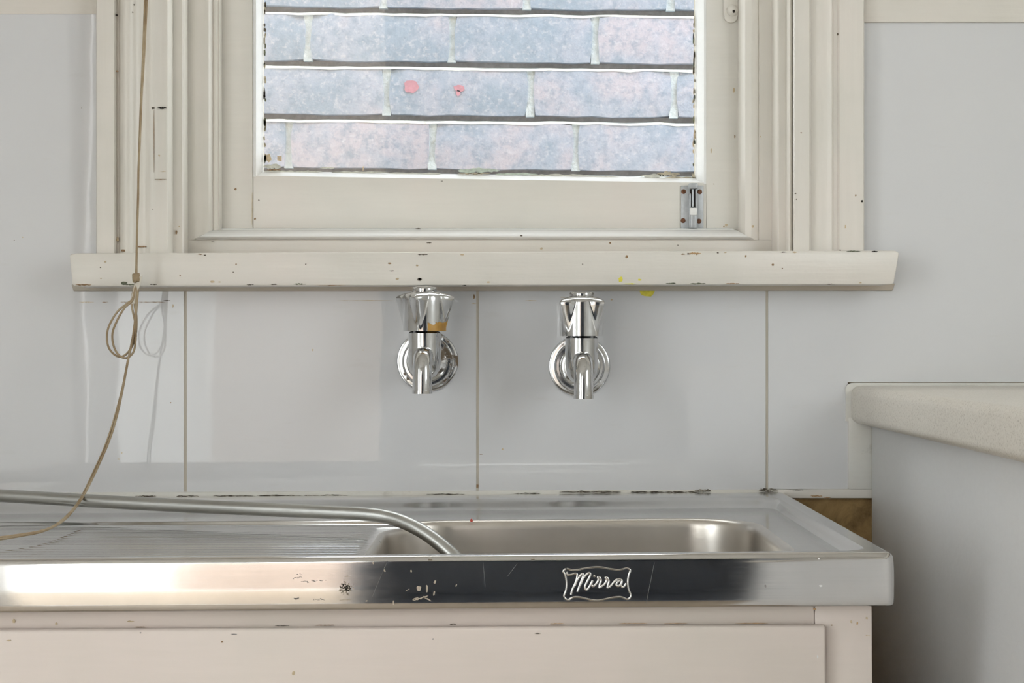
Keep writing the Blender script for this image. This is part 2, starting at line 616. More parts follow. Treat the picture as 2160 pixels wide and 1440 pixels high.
def chip(name, parent, px, py, w, h, Y, mat, seed=None, rag=0.35, n=11, zfix=0.0, lift=0.00045, tilt=0.0):
    """thin irregular flake lying on an upright face at depth Y; w and h are in photo pixels"""
    r = random.Random(seed if seed is not None else (px * 7.13 + py * 3.7))
    k = Y / F
    a, b = [], []
    if w > 2.4 * h:      # long flake: ragged along both edges
        m = max(5, min(14, int(w / 2.2)))
        up = [(-w / 2 + w * i / m, h / 2 * r.uniform(0.25, 1.0) * (0.35 + 0.65 * math.sin(math.pi * i / m))) for i in range(1, m)]
        dn = [(-w / 2 + w * (i + r.uniform(-0.3, 0.3)) / m, -h / 2 * r.uniform(0.1, 1.0) * (0.35 + 0.65 * math.sin(math.pi * i / m))) for i in range(m - 1, 0, -1)]
        for dx, dz in [(-w / 2, 0)] + up + [(w / 2, 0)] + dn:
            x = ax(px, Y) + (dx * math.cos(tilt) - dz * math.sin(tilt)) * k
            z = az(py, Y) + (dz * math.cos(tilt) + dx * math.sin(tilt)) * k + zfix
            a.append((x, Y - lift, z))
            b.append((x, Y + 0.0008, z))
        return prism(name, a, b, mat, parent, smooth=0)
    for i in range(n):
        t = 2 * math.pi * i / n
        q = 1 - rag * r.random()
        dx = math.copysign(abs(math.cos(t)) ** 0.75, math.cos(t)) * w / 2 * q
        dz = math.copysign(abs(math.sin(t)) ** 0.75, math.sin(t)) * h / 2 * q
        x = ax(px, Y) + (dx * math.cos(tilt) - dz * math.sin(tilt)) * k
        z = az(py, Y) + (dz * math.cos(tilt) + dx * math.sin(tilt)) * k + zfix
        a.append((x, Y - lift, z))
        b.append((x, Y + 0.0008, z))
    return prism(name, a, b, mat, parent, smooth=0)


# ------------------------------------------------------------------ the room shell
WT = 0.12
ys, ye = 1.676, 1.80                      # structural wall behind the panels
OX0, OX1 = ax(385, 1.70), ax(1640, 1.70)  # window opening
SILL_TOP = az(533, 1.625)
HEAD = 1.93
wb = bmesh.new()
add_box(wb, XL - WT, OX0, ys, ye, 0, ZT)
add_box(wb, OX1, XR + WT, ys, ye, 0, ZT)
add_box(wb, OX0, OX1, ys, ye, 0, SILL_TOP - 0.012)
add_box(wb, OX0, OX1, ys, ye, HEAD, ZT)
wall_back = finish(wb, 'wall_back', M_BARE, smooth=0)
props(wall_back, 'kitchen wall with glossy white panels around the window', 'wall', kind='structure')

# glossy panels, each a board of its own (outline in room x, z)
PZ0 = az(1037, D)
TOPL, TOPR = az(30, D), az(48, D)
zs = az(606, D)
xs0, xs1 = ax(150, D), ax(1888, D)
xcl, xcr = ax(206, D), ax(1821, D)


def px_(p): return ax(p, D)


SILLB = az(613, D)
SILLT = az(534, D)
panel_shapes = [
    [(XL, PZ0 - 0.02), (px_(387.5), PZ0), (px_(387.5), SILLB), (px_(165), SILLB), (px_(165), SILLT), (xcl, SILLT), (xcl, TOPL), (XL, TOPL)],
    [(px_(394), PZ0), (px_(1004.5), PZ0), (px_(1004.5), SILLB), (px_(394), SILLB)],
    [(px_(1010), PZ0), (px_(1615), PZ0), (px_(1615), SILLB), (px_(1010), SILLB)],
    [(px_(1620.5), az(1031, D)), (px_(1788), az(1031, D)), (px_(1788), az(806, D)), (XR, az(806, D)), (XR, TOPR), (xcr, TOPR), (xcr, SILLT), (px_(1880), SILLT), (px_(1880), SILLB), (px_(1620.5), SILLB)],
]
panels = []
for sh in panel_shapes:
    p = prism_y('panel', [(x, z) for x, z in sh], D, ys + 0.002, M_PANEL, wall_back, smooth=0)
    panels.append(p)
for x0, x1, yb in ((387.5, 394, 1037), (1004.5, 1010, 1036), (1615, 1620.5, 1034)):
    box('joint_strip', px_(x0) - 0.0004, px_(x1) + 0.0004, D + 0.0012, ys + 0.002, az(yb, D), SILLB + 0.004, M_GROUT, wall_back)
# cream painted wall above the panels
box('upper_board', XL, xcl, D - 0.0015, ys + 0.002, TOPL, ZT, M_CREAM_H, wall_back, 0.0008)
box('upper_board', xcr, XR, D - 0.004, ys + 0.002, TOPR, ZT, M_CREAM_H, wall_back, 0.001)
box('upper_board', xcl, xcr, D - 0.0015, ys + 0.002, HEAD + 0.14, ZT, M_CREAM_H, wall_back, 0.0008)
# filler strip and batten beside the bench
prism_y('filler_strip', [(px_(1788), az(1031, D)), (px_(1843), az(1031, D)), (px_(1843), az(900, D)), (px_(1843), az(880, D)), (px_(1788), az(880, D))], D - 0.005, ys + 0.002, M_SEAL, wall_back, bev=0.0012)
prism_y('batten', [(px_(1640), az(1032, D)), (px_(1843), az(1030, D)), (px_(1843), az(1050, D)), (px_(1640), az(1050, D))], D - 0.004, ys + 0.002, M_CREAM_H, wall_back, bev=0.001)
chip('chip_and_gap_shade', wall_back, 1722, 1046, 26, 5, D - 0.004, M_CHIPTAN)
chip('chip_and_gap_shade', wall_back, 1745, 1049, 16, 3, D - 0.004, M_CHIPTAN)
chip('chip_and_gap_shade', wall_back, 1683, 1033, 24, 2, D - 0.004, M_CHIPDARK_GAP)
# sealant bead over the back of the sink
SEAL = [(D + 0.001, az(1031, D)), (D - 0.0015, az(1032, D)), (D - 0.003, az(1038, D)), (D - 0.004, az(1049, D)), (D + 0.001, az(1049, D))]
prism('sealant', [(px_(-420), y, z - 0.0045) for y, z in SEAL], [(px_(1655), y, z) for y, z in SEAL], M_SEAL, wall_back)
for (a_, b_, y_, h_) in ((285, 330, 1046, 3), (372, 420, 1046.5, 4), (448, 540, 1046, 4.5), (540, 640, 1045.5, 4), (640, 735, 1044.5, 3), (900, 980, 1042, 2), (1085, 1140, 1040, 2.5), (1180, 1310, 1037, 5), (1330, 1400, 1037.5, 3.5), (1395, 1475, 1038, 5), (1465, 1500, 1034, 6), (1600, 1640, 1033, 7)):
    chip('mould_patch', wall_back, (a_ + b_) / 2, y_, b_ - a_, h_ * 1.5, D - 0.0038, M_MOULDY, rag=0.6)
# marks on the panels
for (x_, y_, w_, h_, m_) in ((182, 637, 34, 2, M_STAIN), (222, 637, 14, 2, M_CHIPBROWN_GAP), (268, 637, 30, 2, M_CHIPBROWN_GAP), (320, 637, 60, 2, M_CHIPBROWN_GAP), (352, 634, 16, 2.5, M_CHIPDARK_GAP),
                             (365, 645, 3, 8, M_STAIN), (770, 634, 120, 2, M_STAIN), (1000, 625, 4, 14, M_CHIPBROWN_GAP), (1000, 640, 12, 2, M_STAIN), (1120, 634, 26, 2, M_STAIN), (1187, 627, 10, 3, M_STAIN),
                             (1290, 632, 5, 4, M_STAIN), (660, 738, 3, 6, M_STAIN), (250, 968, 6, 3, M_STAIN), (257, 955, 3, 3, M_STAIN), (360, 849, 3, 3, M_CHIPBROWN_GAP), (766, 738, 4, 2, M_STAIN),
                             (1015, 958, 8, 1.6, M_CHIPBROWN_GAP), (1060, 947, 5, 4, M_STAIN), (172, 228, 2.5, 2.5, M_CHIPDARK_GAP), (48, 500, 3, 3, M_STAIN), (30, 507, 2.5, 2.5, M_CHIPDARK_GAP), (1007, 1025, 5, 10, M_CHIPBROWN_GAP)):
    chip('surface_mark', wall_back, x_, y_, w_, h_, D, m_, lift=0.0002)
chip('yellow_paint_splash', wall_back, 1364, 614, 36, 26, D, M_YELLOW, seed=4, rag=0.25)

box('wall_left', XL - WT, XL, YB - WT, W3_Y0, 0, ZT, M_ROOM)
wl = bpy.data.objects['wall_left']
bm = bmesh.new()
add_box(bm, XL - WT, XL, YB - WT, W3_Y0, 0, ZT)
add_box(bm, XL - WT, XL, W3_Y1, ys, 0, ZT)
add_box(bm, XL - WT, XL, W3_Y0, W3_Y1, 0, W3_Z0)
add_box(bm, XL - WT, XL, W3_Y0, W3_Y1, W3_Z1, ZT)
bm.to_mesh(wl.data); bm.free()
props(wl, 'white painted side wall left of the sink, outside the view', 'wall', kind='structure')
bm = bmesh.new()
add_box(bm, XR, XR + WT, YB - WT, W2_Y0, 0, ZT)
add_box(bm, XR, XR + WT, W2_Y1, ys, 0, ZT)
add_box(bm, XR, XR + WT, W2_Y0, W2_Y1, 0, W2_Z0)
add_box(bm, XR, XR + WT, W2_Y0, W2_Y1, W2_Z1, ZT)
props(finish(bm, 'wall_right', M_ROOM, smooth=0), 'white painted side wall behind the bench, outside the view', 'wall', kind='structure')
bm = bmesh.new()
add_box(bm, XL, DOOR_X0, YB - WT, YB, 0, ZT)
add_box(bm, DOOR_X0, DOOR_X1, YB - WT, YB, 0, DOOR_Z0)
add_box(bm, DOOR_X0, DOOR_X1, YB - WT, YB, DOOR_Z1, ZT)
add_box(bm, HALL_X0, HALL_X1, YB - WT, YB, HALL_Z1, ZT)
add_box(bm, HALL_X1, XR, YB - WT, YB, 0, ZT)
add_box(bm, DOOR_X1, HALL_X0, YB - WT, YB - 0.06, 0, ZT)
props(finish(bm, 'wall_rear', M_ROOM, smooth=0), 'white painted wall behind the viewer with a glazed door', 'wall', kind='structure')
props(box('floor', XL - WT, XR + WT, YB - WT - 2.2, ye, -0.06, 0.0, M_FLOOR), 'dark brown floor deep in the gap beside the sink cabinet', 'floor', kind='structure')
props(box('ceiling', XL - WT, XR + WT, YB - WT, ye, ZT, ZT + 0.08, M_CEIL), 'white kitchen ceiling above the view', 'ceiling', kind='structure')
# dark hallway behind the viewer
bm = bmesh.new()
hy = YB - WT
add_box(bm, HALL_X0 - 0.022, HALL_X0 - 0.002, hy - 1.5, hy, 0, 2.4)
add_box(bm, HALL_X1 + 0.43, HALL_X1 + 0.45, hy - 1.5, hy, 0, 2.4)
add_box(bm, HALL_X0 - 0.022, HALL_X1 + 0.45, hy - 1.55, hy - 1.5, 0, 2.4)
add_box(bm, HALL_X0 - 0.022, HALL_X1 + 0.45, hy - 1.55, hy, 2.4, 2.45)
add_box(bm, HALL_X0 - 0.022, HALL_X1 + 0.45, hy - 1.55, hy, 0.0, 0.012)
props(finish(bm, 'wall_hallway', M_HALL, smooth=0), 'dark hallway walls behind the viewer', 'wall', kind='structure')
bm = bmesh.new()
add_box(bm, DOOR_X1, HALL_X0, YB - 0.06, YB + 0.012, 0, HALL_Z1 + 0.05)
add_box(bm, HALL_X1, HALL_X1 + 0.05, YB - 0.02, YB + 0.012, 0, HALL_Z1 + 0.05)
props(finish(bm, 'trim_1', M_HALL, smooth=0), 'dark timber frame of the hallway opening', 'door frame', kind='structure')

# glazed door behind the viewer
door = thing('door_1', ((DOOR_X0 + DOOR_X1) / 2, YB, DOOR_Z0), 'white framed glazed door behind the viewer, mirrored in the panels', 'door', kind='structure')
for a_, b_ in ((-1.196, -1.176), (-1.157, -1.099)):
    box('post', a_, b_, YB - 0.08, YB - 0.03, DOOR_Z0, DOOR_Z1, M_WHITE_TRIM, door, 0.003)
box('pane', -1.099, DOOR_X1, YB - 0.06, YB - 0.055, DOOR_Z0, DOOR_Z1, M_GLASS_CLEAN, door)

# side windows outside the view; the left one is added as fill light
w2 = thing('window_2', (XR, (W2_Y0 + W2_Y1) / 2, W2_Z0), 'small side window over the bench, outside the view', 'window', kind='structure')
box('pane', XR + 0.06, XR + 0.064, W2_Y0, W2_Y1, W2_Z0, W2_Z1, M_GLASS_CLEAN, w2)
w3 = thing('fill_window', (XL, (W3_Y0 + W3_Y1) / 2, W3_Z0), 'wide added fill light window in the left wall, outside the view', 'window', kind='structure')
box('pane', XL - 0.064, XL - 0.06, W3_Y0, W3_Y1, W3_Z0, W3_Z1, M_GLASS_CLEAN, w3)

# outdoors
props(box('ground', -14, 14, -14, 14, -0.30, -0.10, M_GROUND), 'pale concrete paving around the house', 'ground', kind='structure')
props(box('wall_garden', -1.42, 1.2, -4.6, -4.4, -0.1, 3.3, M_PEACH), 'peach rendered garden wall behind the house', 'wall', kind='structure')
props(box('wall_shed', -4.6, -1.42, -4.7, -4.45, -0.1, 3.3, M_WHITEWALL), 'white rendered shed wall behind the house', 'wall', kind='structure')

# ------------------------------------------------------------------ neighbour's brick wall
YBR = 2.73
KB = YBR / F
bw = thing('wall_exterior', (ax(1010, YBR), YBR, 0.0), 'pale blue grey and pink brick wall seen through the window', 'brick wall', kind='structure')
bw.rotation_euler = (0, 0.0095, 0)
BX = ax(1010, YBR)
PITCH, BH, JH = 0.0896, 0.0775, 0.0121
BL, BJ = 0.2297, 0.0105
brick_meshes = []
for k in range(14):
    r = random.Random(40 + k)
    bm = bmesh.new()
    nx, nz = 7, 3
    g = []
    for j in range(nz + 1):
        row = []
        for i in range(nx + 1):
            x, z = i / nx * BL, j / nz * BH
            ex, ez = i in (0, nx), j in (0, nz)
            dx = r.uniform(-0.0016, 0.0016) if ex else 0
            dz = r.uniform(-0.0014, 0.0012) if ez else 0
            y = r.uniform(-0.0006, 0.0006)
            if ex and ez:
                y += r.choice((0.001, 0.002, 0.006)); dx += (0.002 if i == 0 else -0.002); dz += (0.002 if j == 0 else -0.002)
            elif ex or ez: y += 0.0014
            row.append(bm.verts.new((x + dx, y, z + dz)))
        g.append(row)
    for j in range(nz):
        for i in range(nx):
            bm.faces.new((g[j][i], g[j][i + 1], g[j + 1][i + 1], g[j + 1][i]))
    ring = [g[0][i] for i in range(nx)] + [g[j][nx] for j in range(nz)] + [g[nz][i] for i in range(nx, 0, -1)] + [g[j][0] for j in range(nz, 0, -1)]
    back = [bm.verts.new((v.co.x, 0.05, v.co.z)) for v in ring]
    n = len(ring)
    for i in range(n):
        bm.faces.new((ring[i], back[i], back[(i + 1) % n], ring[(i + 1) % n]))
    bmesh.ops.recalc_face_normals(bm, faces=bm.faces)
    for f in bm.faces: f.smooth = True
    for e in bm.edges: e.smooth = not (len(e.link_faces) == 2 and e.calc_face_angle(0.0) > 0.7)
    me = bpy.data.meshes.new('brick')
    bm.to_mesh(me); bm.free()
    me.materials.append(M_BRICK)
    brick_meshes.append(me)

Z_TOPJ = az(16.5, YBR)         # top of the joint under the highest visible course
phase = {0: 1092, 1: 934, 2: 1101, 3: 895}
mor = bmesh.new()
XW0, XW1 = -1.45, 1.45
br = random.Random(5)
spot_brick = None
for row in range(-9, 10):      # row 0 is the course whose underside shows at the top of the pane
    zb = Z_TOPJ - row * PITCH
    ph = phase.get(row, 1096 if row % 2 == 0 else 915)
    x0 = ax(ph, YBR) + BJ / 2 - BX
    i0 = math.floor((XW0 - x0) / (BL + BJ))
    # bed joint below this course, weather struck
    if True:
        t = zb
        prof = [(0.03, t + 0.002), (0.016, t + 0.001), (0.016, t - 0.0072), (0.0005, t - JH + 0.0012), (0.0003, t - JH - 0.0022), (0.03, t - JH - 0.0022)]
        nseg = 110
        prev = None
        for s in range(nseg + 1):
            x = XW0 + (XW1 - XW0) * s / nseg
            jig = br.uniform(-0.0009, 0.0009)
            ring = [mor.verts.new((BX + x, YBR + y + (jig if 1 < q < 5 else 0), z + (jig if q == 2 else jig * 1.6 + br.uniform(-0.0008, 0.0008) if q in (3, 4) else 0))) for q, (y, z) in enumerate(prof)]
            if prev:
                for q in range(len(prof) - 1):
                    mor.faces.new((prev[q], prev[q + 1], ring[q + 1], ring[q])).material_index = 1 if q < 2 else 2  # recess back takes the painted shade, the slope takes the pale mortar
            prev = ring
    for i in range(i0, i0 + 14):
        xb = x0 + i * (BL + BJ)
        if xb > XW1 - 0.1: break
        o = bpy.data.objects.new('brick', br.choice(brick_meshes))
        o.location = (xb, 0, zb)
        if br.random() < 0.5:      # turned end for end keeps the face outwards
            o.scale = (-1, 1, 1)
            o.location.x = xb + BL
        o.parent = bw
        C.objects.link(o)
        add_box(mor, BX + xb - BJ - 0.002, BX + xb + 0.002, YBR + 0.0045, YBR + 0.04, zb - 0.001, zb + BH + 0.001)
        if row == 2 and abs(xb + BX - ax(800, YBR)) < 0.05: spot_brick = (o, xb, zb)
mo = finish(mor, 'mortar', M_MORTAR, bw, smooth=60)
mo['kind'] = 'stuff'
mo.data.materials.append(M_JOINT_SHADE)
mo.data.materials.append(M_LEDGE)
box('wall_core', XW0 + BX, XW1 + BX, YBR + 0.03, YBR + 0.2, -0.1, 2.65, M_MORTAR, bw)
if spot_brick:
    o, xb, zb = spot_brick
    for cx, cy, rx, rz, sd in ((850, 183, 17, 16, 3), (951, 186, 13, 9, 5), (949, 196, 5, 7, 9)):
        r = random.Random(sd)
        lx, lz = ax(cx, YBR) - BX - xb, az(cy, YBR) - zb + (ax(cx, YBR) - BX) * 0.0095
        bm = bmesh.new()
        a = []
        for i in range(14):
            t = 2 * math.pi * i / 14
            q = 1 - 0.25 * r.random()
            a.append((lx + math.cos(t) * rx * KB * q, lz + math.sin(t) * rz * KB * q))
        add_prism(bm, [(x, -0.0014, z) for x, z in a], [(x, 0.002, z) for x, z in a])
        so = finish(bm, 'paint_spot', M_REDSPOT, None, smooth=0)
        so.parent = bw
        so.location = (xb, 0, zb)

# ------------------------------------------------------------------ the kitchen window
win = thing('window_1', (0, D, SILL_TOP), 'cream painted timber window over the sink with chipped sill', 'window', kind='structure')


def upright(name, prof, z0, z1, mat, back, parent=win, **k):
    poly = [(ax(p, y), y) for p, y in prof]
    poly += [(poly[-1][0], back), (poly[0][0], back)]
    return prism_z(name, poly, z0, z1, mat, parent, **k)


ZB = SILL_TOP - 0.002
# left architrave
arch_l = upright('architrave', [(203, 1.672), (203, 1.652), (205, 1.650), (241, 1.650), (244, 1.653), (247, 1.6575), (251, 1.6575), (254, 1.655), (256, 1.649), (261, 1.6462), (268, 1.6455), (276, 1.6468), (284, 1.6500), (292, 1.6530), (300, 1.6542), (308, 1.6535), (314, 1.6515),
                       (322, 1.6505), (338, 1.6508), (352, 1.6505), (355, 1.6515), (357, 1.656), (366, 1.674)], ZB, HEAD + 0.08, M_CREAM_V, 1.676, smooth=40)
lin_l = upright('jamb_lining', [(364, 1.673), (368, 1.6735), (384, 1.6725), (387.5, 1.6735), (397, 1.700)], ZB, HEAD, M_CREAM_V, 1.79, smooth=30)
stop_l = upright('stop_bead', [(396, 1.7005), (400, 1.700), (425, 1.6985), (440, 1.7005), (446, 1.704), (449, 1.7075), (452, 1.7065), (457, 1.7065), (460, 1.709), (463, 1.7085), (466, 1.713), (469, 1.7225)], az(506, 1.70), HEAD, M_CREAM_V, 1.79, smooth=30)
# right architrave
arch_r = upright('architrave', [(1823, 1.672), (1823, 1.652), (1821, 1.650), (1771, 1.650), (1768, 1.6515), (1766, 1.6565), (1758, 1.6590), (1745, 1.6575), (1730, 1.6575), (1716, 1.6590), (1711, 1.6590), (1709, 1.6510), (1707, 1.6495), (1676, 1.6495), (1674, 1.651), (1672.5, 1.664)], ZB, HEAD + 0.08, M_CREAM_V, 1.676, smooth=30)
lin_r = upright('jamb_lining', [(1673, 1.667), (1671, 1.662), (1667, 1.660), (1663, 1.662), (1660, 1.670), (1657, 1.6730), (1643, 1.6725), (1640, 1.6735), (1628, 1.700)], ZB, HEAD, M_CREAM_V, 1.79, smooth=30)
stop_r = upright('stop_bead', [(1629, 1.7005), (1625, 1.700), (1602, 1.700), (1600, 1.7015), (1598, 1.700), (1585, 1.6985), (1572, 1.7005), (1564, 1.705), (1559, 1.712), (1556, 1.7225)], az(506, 1.70), HEAD, M_CREAM_V, 1.79, smooth=30)
# head, out of the view
box('architrave', ax(203, 1.65), ax(1823, 1.65), 1.650, 1.676, HEAD, HEAD + 0.14, M_CREAM_H, win, 0.002)
# frame under the sash and its quarter-round bead
box('frame_rail', ax(392, 1.70), ax(1633, 1.70), 1.700, 1.79, ZB, az(505.5, 1.70), M_CREAM_H, win, 0.0012)
bp = [(1.7002, 506), (1.6965, 503), (1.6955, 498), (1.6975, 492), (1.7015, 487.5), (1.7075, 485), (1.7135, 484.3), (1.7140, 482), (1.7230, 481), (1.7230, 506)]
xl_, xr_ = ax(412, 1.70), ax(1588, 1.70)
prism('frame_bead', [(xl_ + (0.020 if 0 < i < 9 and s < 503 else 0) * (506 - s) / 25, y, az(s, y)) for i, (y, s) in enumerate(bp)],
      [(xr_ - (0.020 if 0 < i < 9 and s < 503 else 0) * (506 - s) / 25, y, az(s, y)) for i, (y, s) in enumerate(bp)], M_WHITE_TRIM, win, smooth=50)
# sill
sf = [(146, 537), (160, 534), (1888, 528), (1897, 533), (1886, 597), (1880, 599.5), (160, 603.5), (152, 600)]
sill = prism('sill', [(at(p, q, 1.625).x, 1.625, at(p, q, 1.625).z) for p, q in sf], [(at(p, q, 1.625).x, 1.690 if 385 < p < 1640 else 1.672, at(p, q, 1.625).z) for p, q in sf], M_CREAM_H, win, bev=0.0016)
# aged caulk strip under the sill
prism('caulk_strip', [(ax(154, D), D - 0.006, az(600, D)), (ax(1885, D), D - 0.006, az(598, D)), (ax(1882, D), D - 0.003, az(612, D)), (ax(156, D), D - 0.003, az(613, D))],
      [(ax(154, D), D + 0.004, az(600, D)), (ax(1885, D), D + 0.004, az(598, D)), (ax(1882, D), D + 0.004, az(614, D)), (ax(156, D), D + 0.004, az(615, D))], M_CAULK, win, bev=0.0006)
# sash
YS = 1.722
gl_l, gl_r = 556, 1466
box('sash_stile', ax(467, YS), ax(533, YS), YS, 1.760, az(484, YS), HEAD - 0.01, M_SASH, win, 0.0008)
prism('sash_stile', [(ax(1489, YS), YS, az(379, YS)), (ax(1490, YS), YS, az(484, YS)), (ax(1557, YS), YS, az(484, YS)), (ax(1557, YS), YS, HEAD - 0.01), (ax(1489, YS), YS, HEAD - 0.01)],
      [(ax(1489, YS), 1.760, az(379, YS)), (ax(1490, YS), 1.760, az(484, YS)), (ax(1557, YS), 1.760, az(484, YS)), (ax(1557, YS), 1.760, HEAD - 0.01), (ax(1489, YS), 1.760, HEAD - 0.01)], M_SASH, win, bev=0.0008)
rail_f = [(534, 484), (1489.5, 484), (1489, 385), (534, 370)]
prism('sash_rail', [(ax(p, YS), YS + 0.0003, az(q, YS)) for p, q in rail_f], [(ax(p, YS), 1.760, az(q, YS)) for p, q in rail_f], M_SASH, win, bev=0.0006)
# glazing beads, sloping in to the pane
YG = 1.738
prism('glazing_bead', [(ax(536, YS), YS + 0.0005, az(371, YS)), (ax(1488, YS), YS + 0.0005, az(386, YS)), (ax(1488, YG), YG, az(386, YG)), (ax(536, YG), YG, az(371, YG))],
      [(ax(536, YS), YS + 0.003, az(369, YS)), (ax(1488, YS), YS + 0.003, az(383.5, YS)), (ax(1474, YG), YG, az(375, YG)), (ax(548, YG), YG, az(360.5, YG))], M_WHITE_TRIM, win, smooth=30)
for (a_, b_, c_, d_) in ((534.5, 540, 549, gl_l), (1489.5, 1485, 1474, gl_r)):
    zb_ = az(371 if a_ < 1000 else 386, YS)
    poly = [(ax(a_, YS), YS - 0.0006), (ax(b_, YS), YS), (ax((b_ + c_) / 2, 1.728), 1.7265), (ax(c_, 1.730), 1.7295), (ax(d_, YG), YG), (ax(a_, YG), YG)]
    prism_z('glazing_bead', poly, zb_ - 0.001, HEAD - 0.01, M_WHITE_TRIM, win, smooth=30)
box('pane', ax(545, YG), ax(1476, YG), YG - 0.001, YG + 0.002, az(388, YG), HEAD - 0.02, M_GLASS, win)
# outer stops round the pane
for x0_, x1_ in ((ax(530, 1.76), ax(553.5, 1.745)), (ax(1467, 1.745), ax(1492, 1.76))):
    box('outer_stop', x0_, x1_, YG + 0.003, 1.757, az(400, YG), HEAD - 0.01, M_PUTTYB, win)
# old putty smeared on the pane
for (x_, y_, w_, h_, m_) in ((575, 352, 40, 16, M_PUTTY), (590, 362, 70, 10, M_PUTTY), (566, 332, 16, 22, M_STAIN), (590, 334, 14, 14, M_STAIN), (577, 358, 30, 4, M_CHIPBROWN_GAP), (650, 362, 60, 6, M_PUTTY), (690, 354, 30, 7, M_PUTTY),
                             (760, 363, 120, 5, M_PUTTY), (766, 355, 3, 11, M_STAIN), (870, 366, 120, 7, M_PUTTY), (1010, 360, 90, 15, M_PUTTYG), (1000, 366, 70, 5, M_PUTTYB), (1090, 367, 90, 8, M_PUTTYG), (1180, 370, 130, 8, M_PUTTY), (1260, 373, 90, 6, M_PUTTY),
                             (1345, 376, 60, 4, M_CHIPBROWN_GAP), (1378, 371, 56, 11, M_PUTTY), (1410, 367, 50, 14, M_PUTTYB), (1432, 375, 70, 6, M_PUTTYB), (1340, 379, 20, 4, M_CHIPBROWN_GAP), (1463, 372, 8, 14, M_PUTTYB)):
    chip('putty_smear', win, x_, y_, w_, h_, YG - 0.0012, m_, rag=0.5, n=13)
for i in range(26):
    chip('putty_smear', win, 559 + RND.uniform(-1.5, 1), RND.uniform(0, 350), RND.uniform(3, 6), RND.uniform(6, 26), YG - 0.0012, RND.choice((M_PUTTYB, M_CHIPGREEN, M_CHIPDARK_GAP)), rag=0.5)
    chip('putty_smear', win, 1463.5 + RND.uniform(-1, 1.5), RND.uniform(0, 365), RND.uniform(2, 5), RND.uniform(6, 30), YG - 0.0012, RND.choice((M_PUTTYB, M_STAIN, M_CHIPGREEN)), rag=0.5)

# chips and stains on the sill
for (x_, y_, w_, h_, m_) in ((176, 600.5, 34, 5, M_CHIPBROWN_GAP), (262, 597, 14, 8, M_CHIPGREEN), (276, 600, 40, 4, M_CHIPGREEN), (324, 599.5, 16, 4, M_CHIPDARK_GAP), (423, 536, 10, 4, M_CHIPBROWN_GAP), (432, 538, 5, 3, M_CHIPDARK_GAP),
                             (528, 600, 16, 3.5, M_CHIPDARK_GAP), (578, 599.5, 14, 3.5, M_CHIPDARK_GAP), (632, 599, 28, 4.5, M_CHIPGREEN), (700, 602, 60, 2, M_CHIPBROWN_GAP), (892, 536.5, 22, 4, M_CHIPDARK_GAP), (975, 537, 9, 4, M_STAIN), (822, 555, 8, 4, M_CHIPBROWN_GAP),
                             (826, 571, 12, 3, M_CHIPDARK_GAP), (838, 588, 8, 5, M_STAIN), (885, 589, 11, 8, M_CHIPDARK_GAP), (885, 588.5, 7, 5, M_CREAM_H), (880, 560, 6, 5, M_STAIN), (1030, 595, 8, 4, M_STAIN), (980, 601.5, 10, 3, M_DARK), (1322, 541, 6, 7, M_CHIPBROWN_GAP), (1229, 557, 3, 3, M_CHIPDARK_GAP),
                             (1465, 534.5, 28, 7.5, M_CHIPTAN), (1452, 535, 6, 4, M_CHIPDARK_GAP), (1441, 536, 9, 3.5, M_CHIPBROWN_GAP), (1514, 533, 5, 3, M_CHIPDARK_GAP), (1530, 532.5, 6, 2.5, M_STAIN), (1653, 531.5, 14, 3, M_CHIPDARK_GAP), (1676, 532, 10, 4, M_STAIN),
                             (1573, 540, 4, 6, M_CHIPBROWN_GAP), (1630, 558, 6, 5, M_CHIPBROWN_GAP), (1650, 566, 3, 3, M_CHIPBROWN_GAP), (1800, 529.8, 30, 4, M_CHIPGREEN), (1845, 530.5, 14, 4, M_DARK), (1415, 597.5, 22, 4, M_CHIPGREEN), (1472, 598, 34, 4, M_CHIPGREEN), (1545, 598, 30, 3, M_CHIPBROWN_GAP),
                             (1752, 599, 18, 3, M_CHIPDARK_GAP), (1815, 596, 6, 4, M_STAIN), (222, 552, 5, 5, M_STAIN), (212, 564, 3, 3, M_CHIPDARK_GAP), (213, 587, 5, 3, M_STAIN), (380, 581, 3, 3, M_CHIPBROWN_GAP), (448, 594, 12, 5, M_STAIN), (463, 594.5, 5, 3, M_STAIN), (498, 557, 4, 3, M_CHIPBROWN_GAP),
                             (645, 557, 3, 4, M_CHIPDARK_GAP), (492, 574, 3, 3, M_CHIPDARK_GAP), (1309, 589, 9, 13, M_YELLOW), (1349, 590, 9, 5, M_YELLOW), (1328, 598.5, 24, 4, M_YELLOW)):
    chip('chip_and_gap_shade', sill, x_, y_, w_, h_, 1.625, m_)
for (x_, y_, w_, h_, m_, yy) in ((246, 32, 5, 5, M_DARK, 1.6525), (247, 150, 6, 4, M_CHIPBROWN_GAP, 1.6525), (248, 505, 6, 12, M_STAIN, 1.655), (260, 528, 10, 6, M_CHIPBROWN_GAP, 1.646), (283, 10, 3, 3, M_CHIPDARK_GAP, 1.649), (280, 26, 3, 3, M_CHIPDARK_GAP, 1.648), (300, 520, 18, 5, M_CHIPBROWN_GAP, 1.652)):
    chip('chip_and_gap_shade', arch_l, x_, y_, w_, h_, yy, m_)
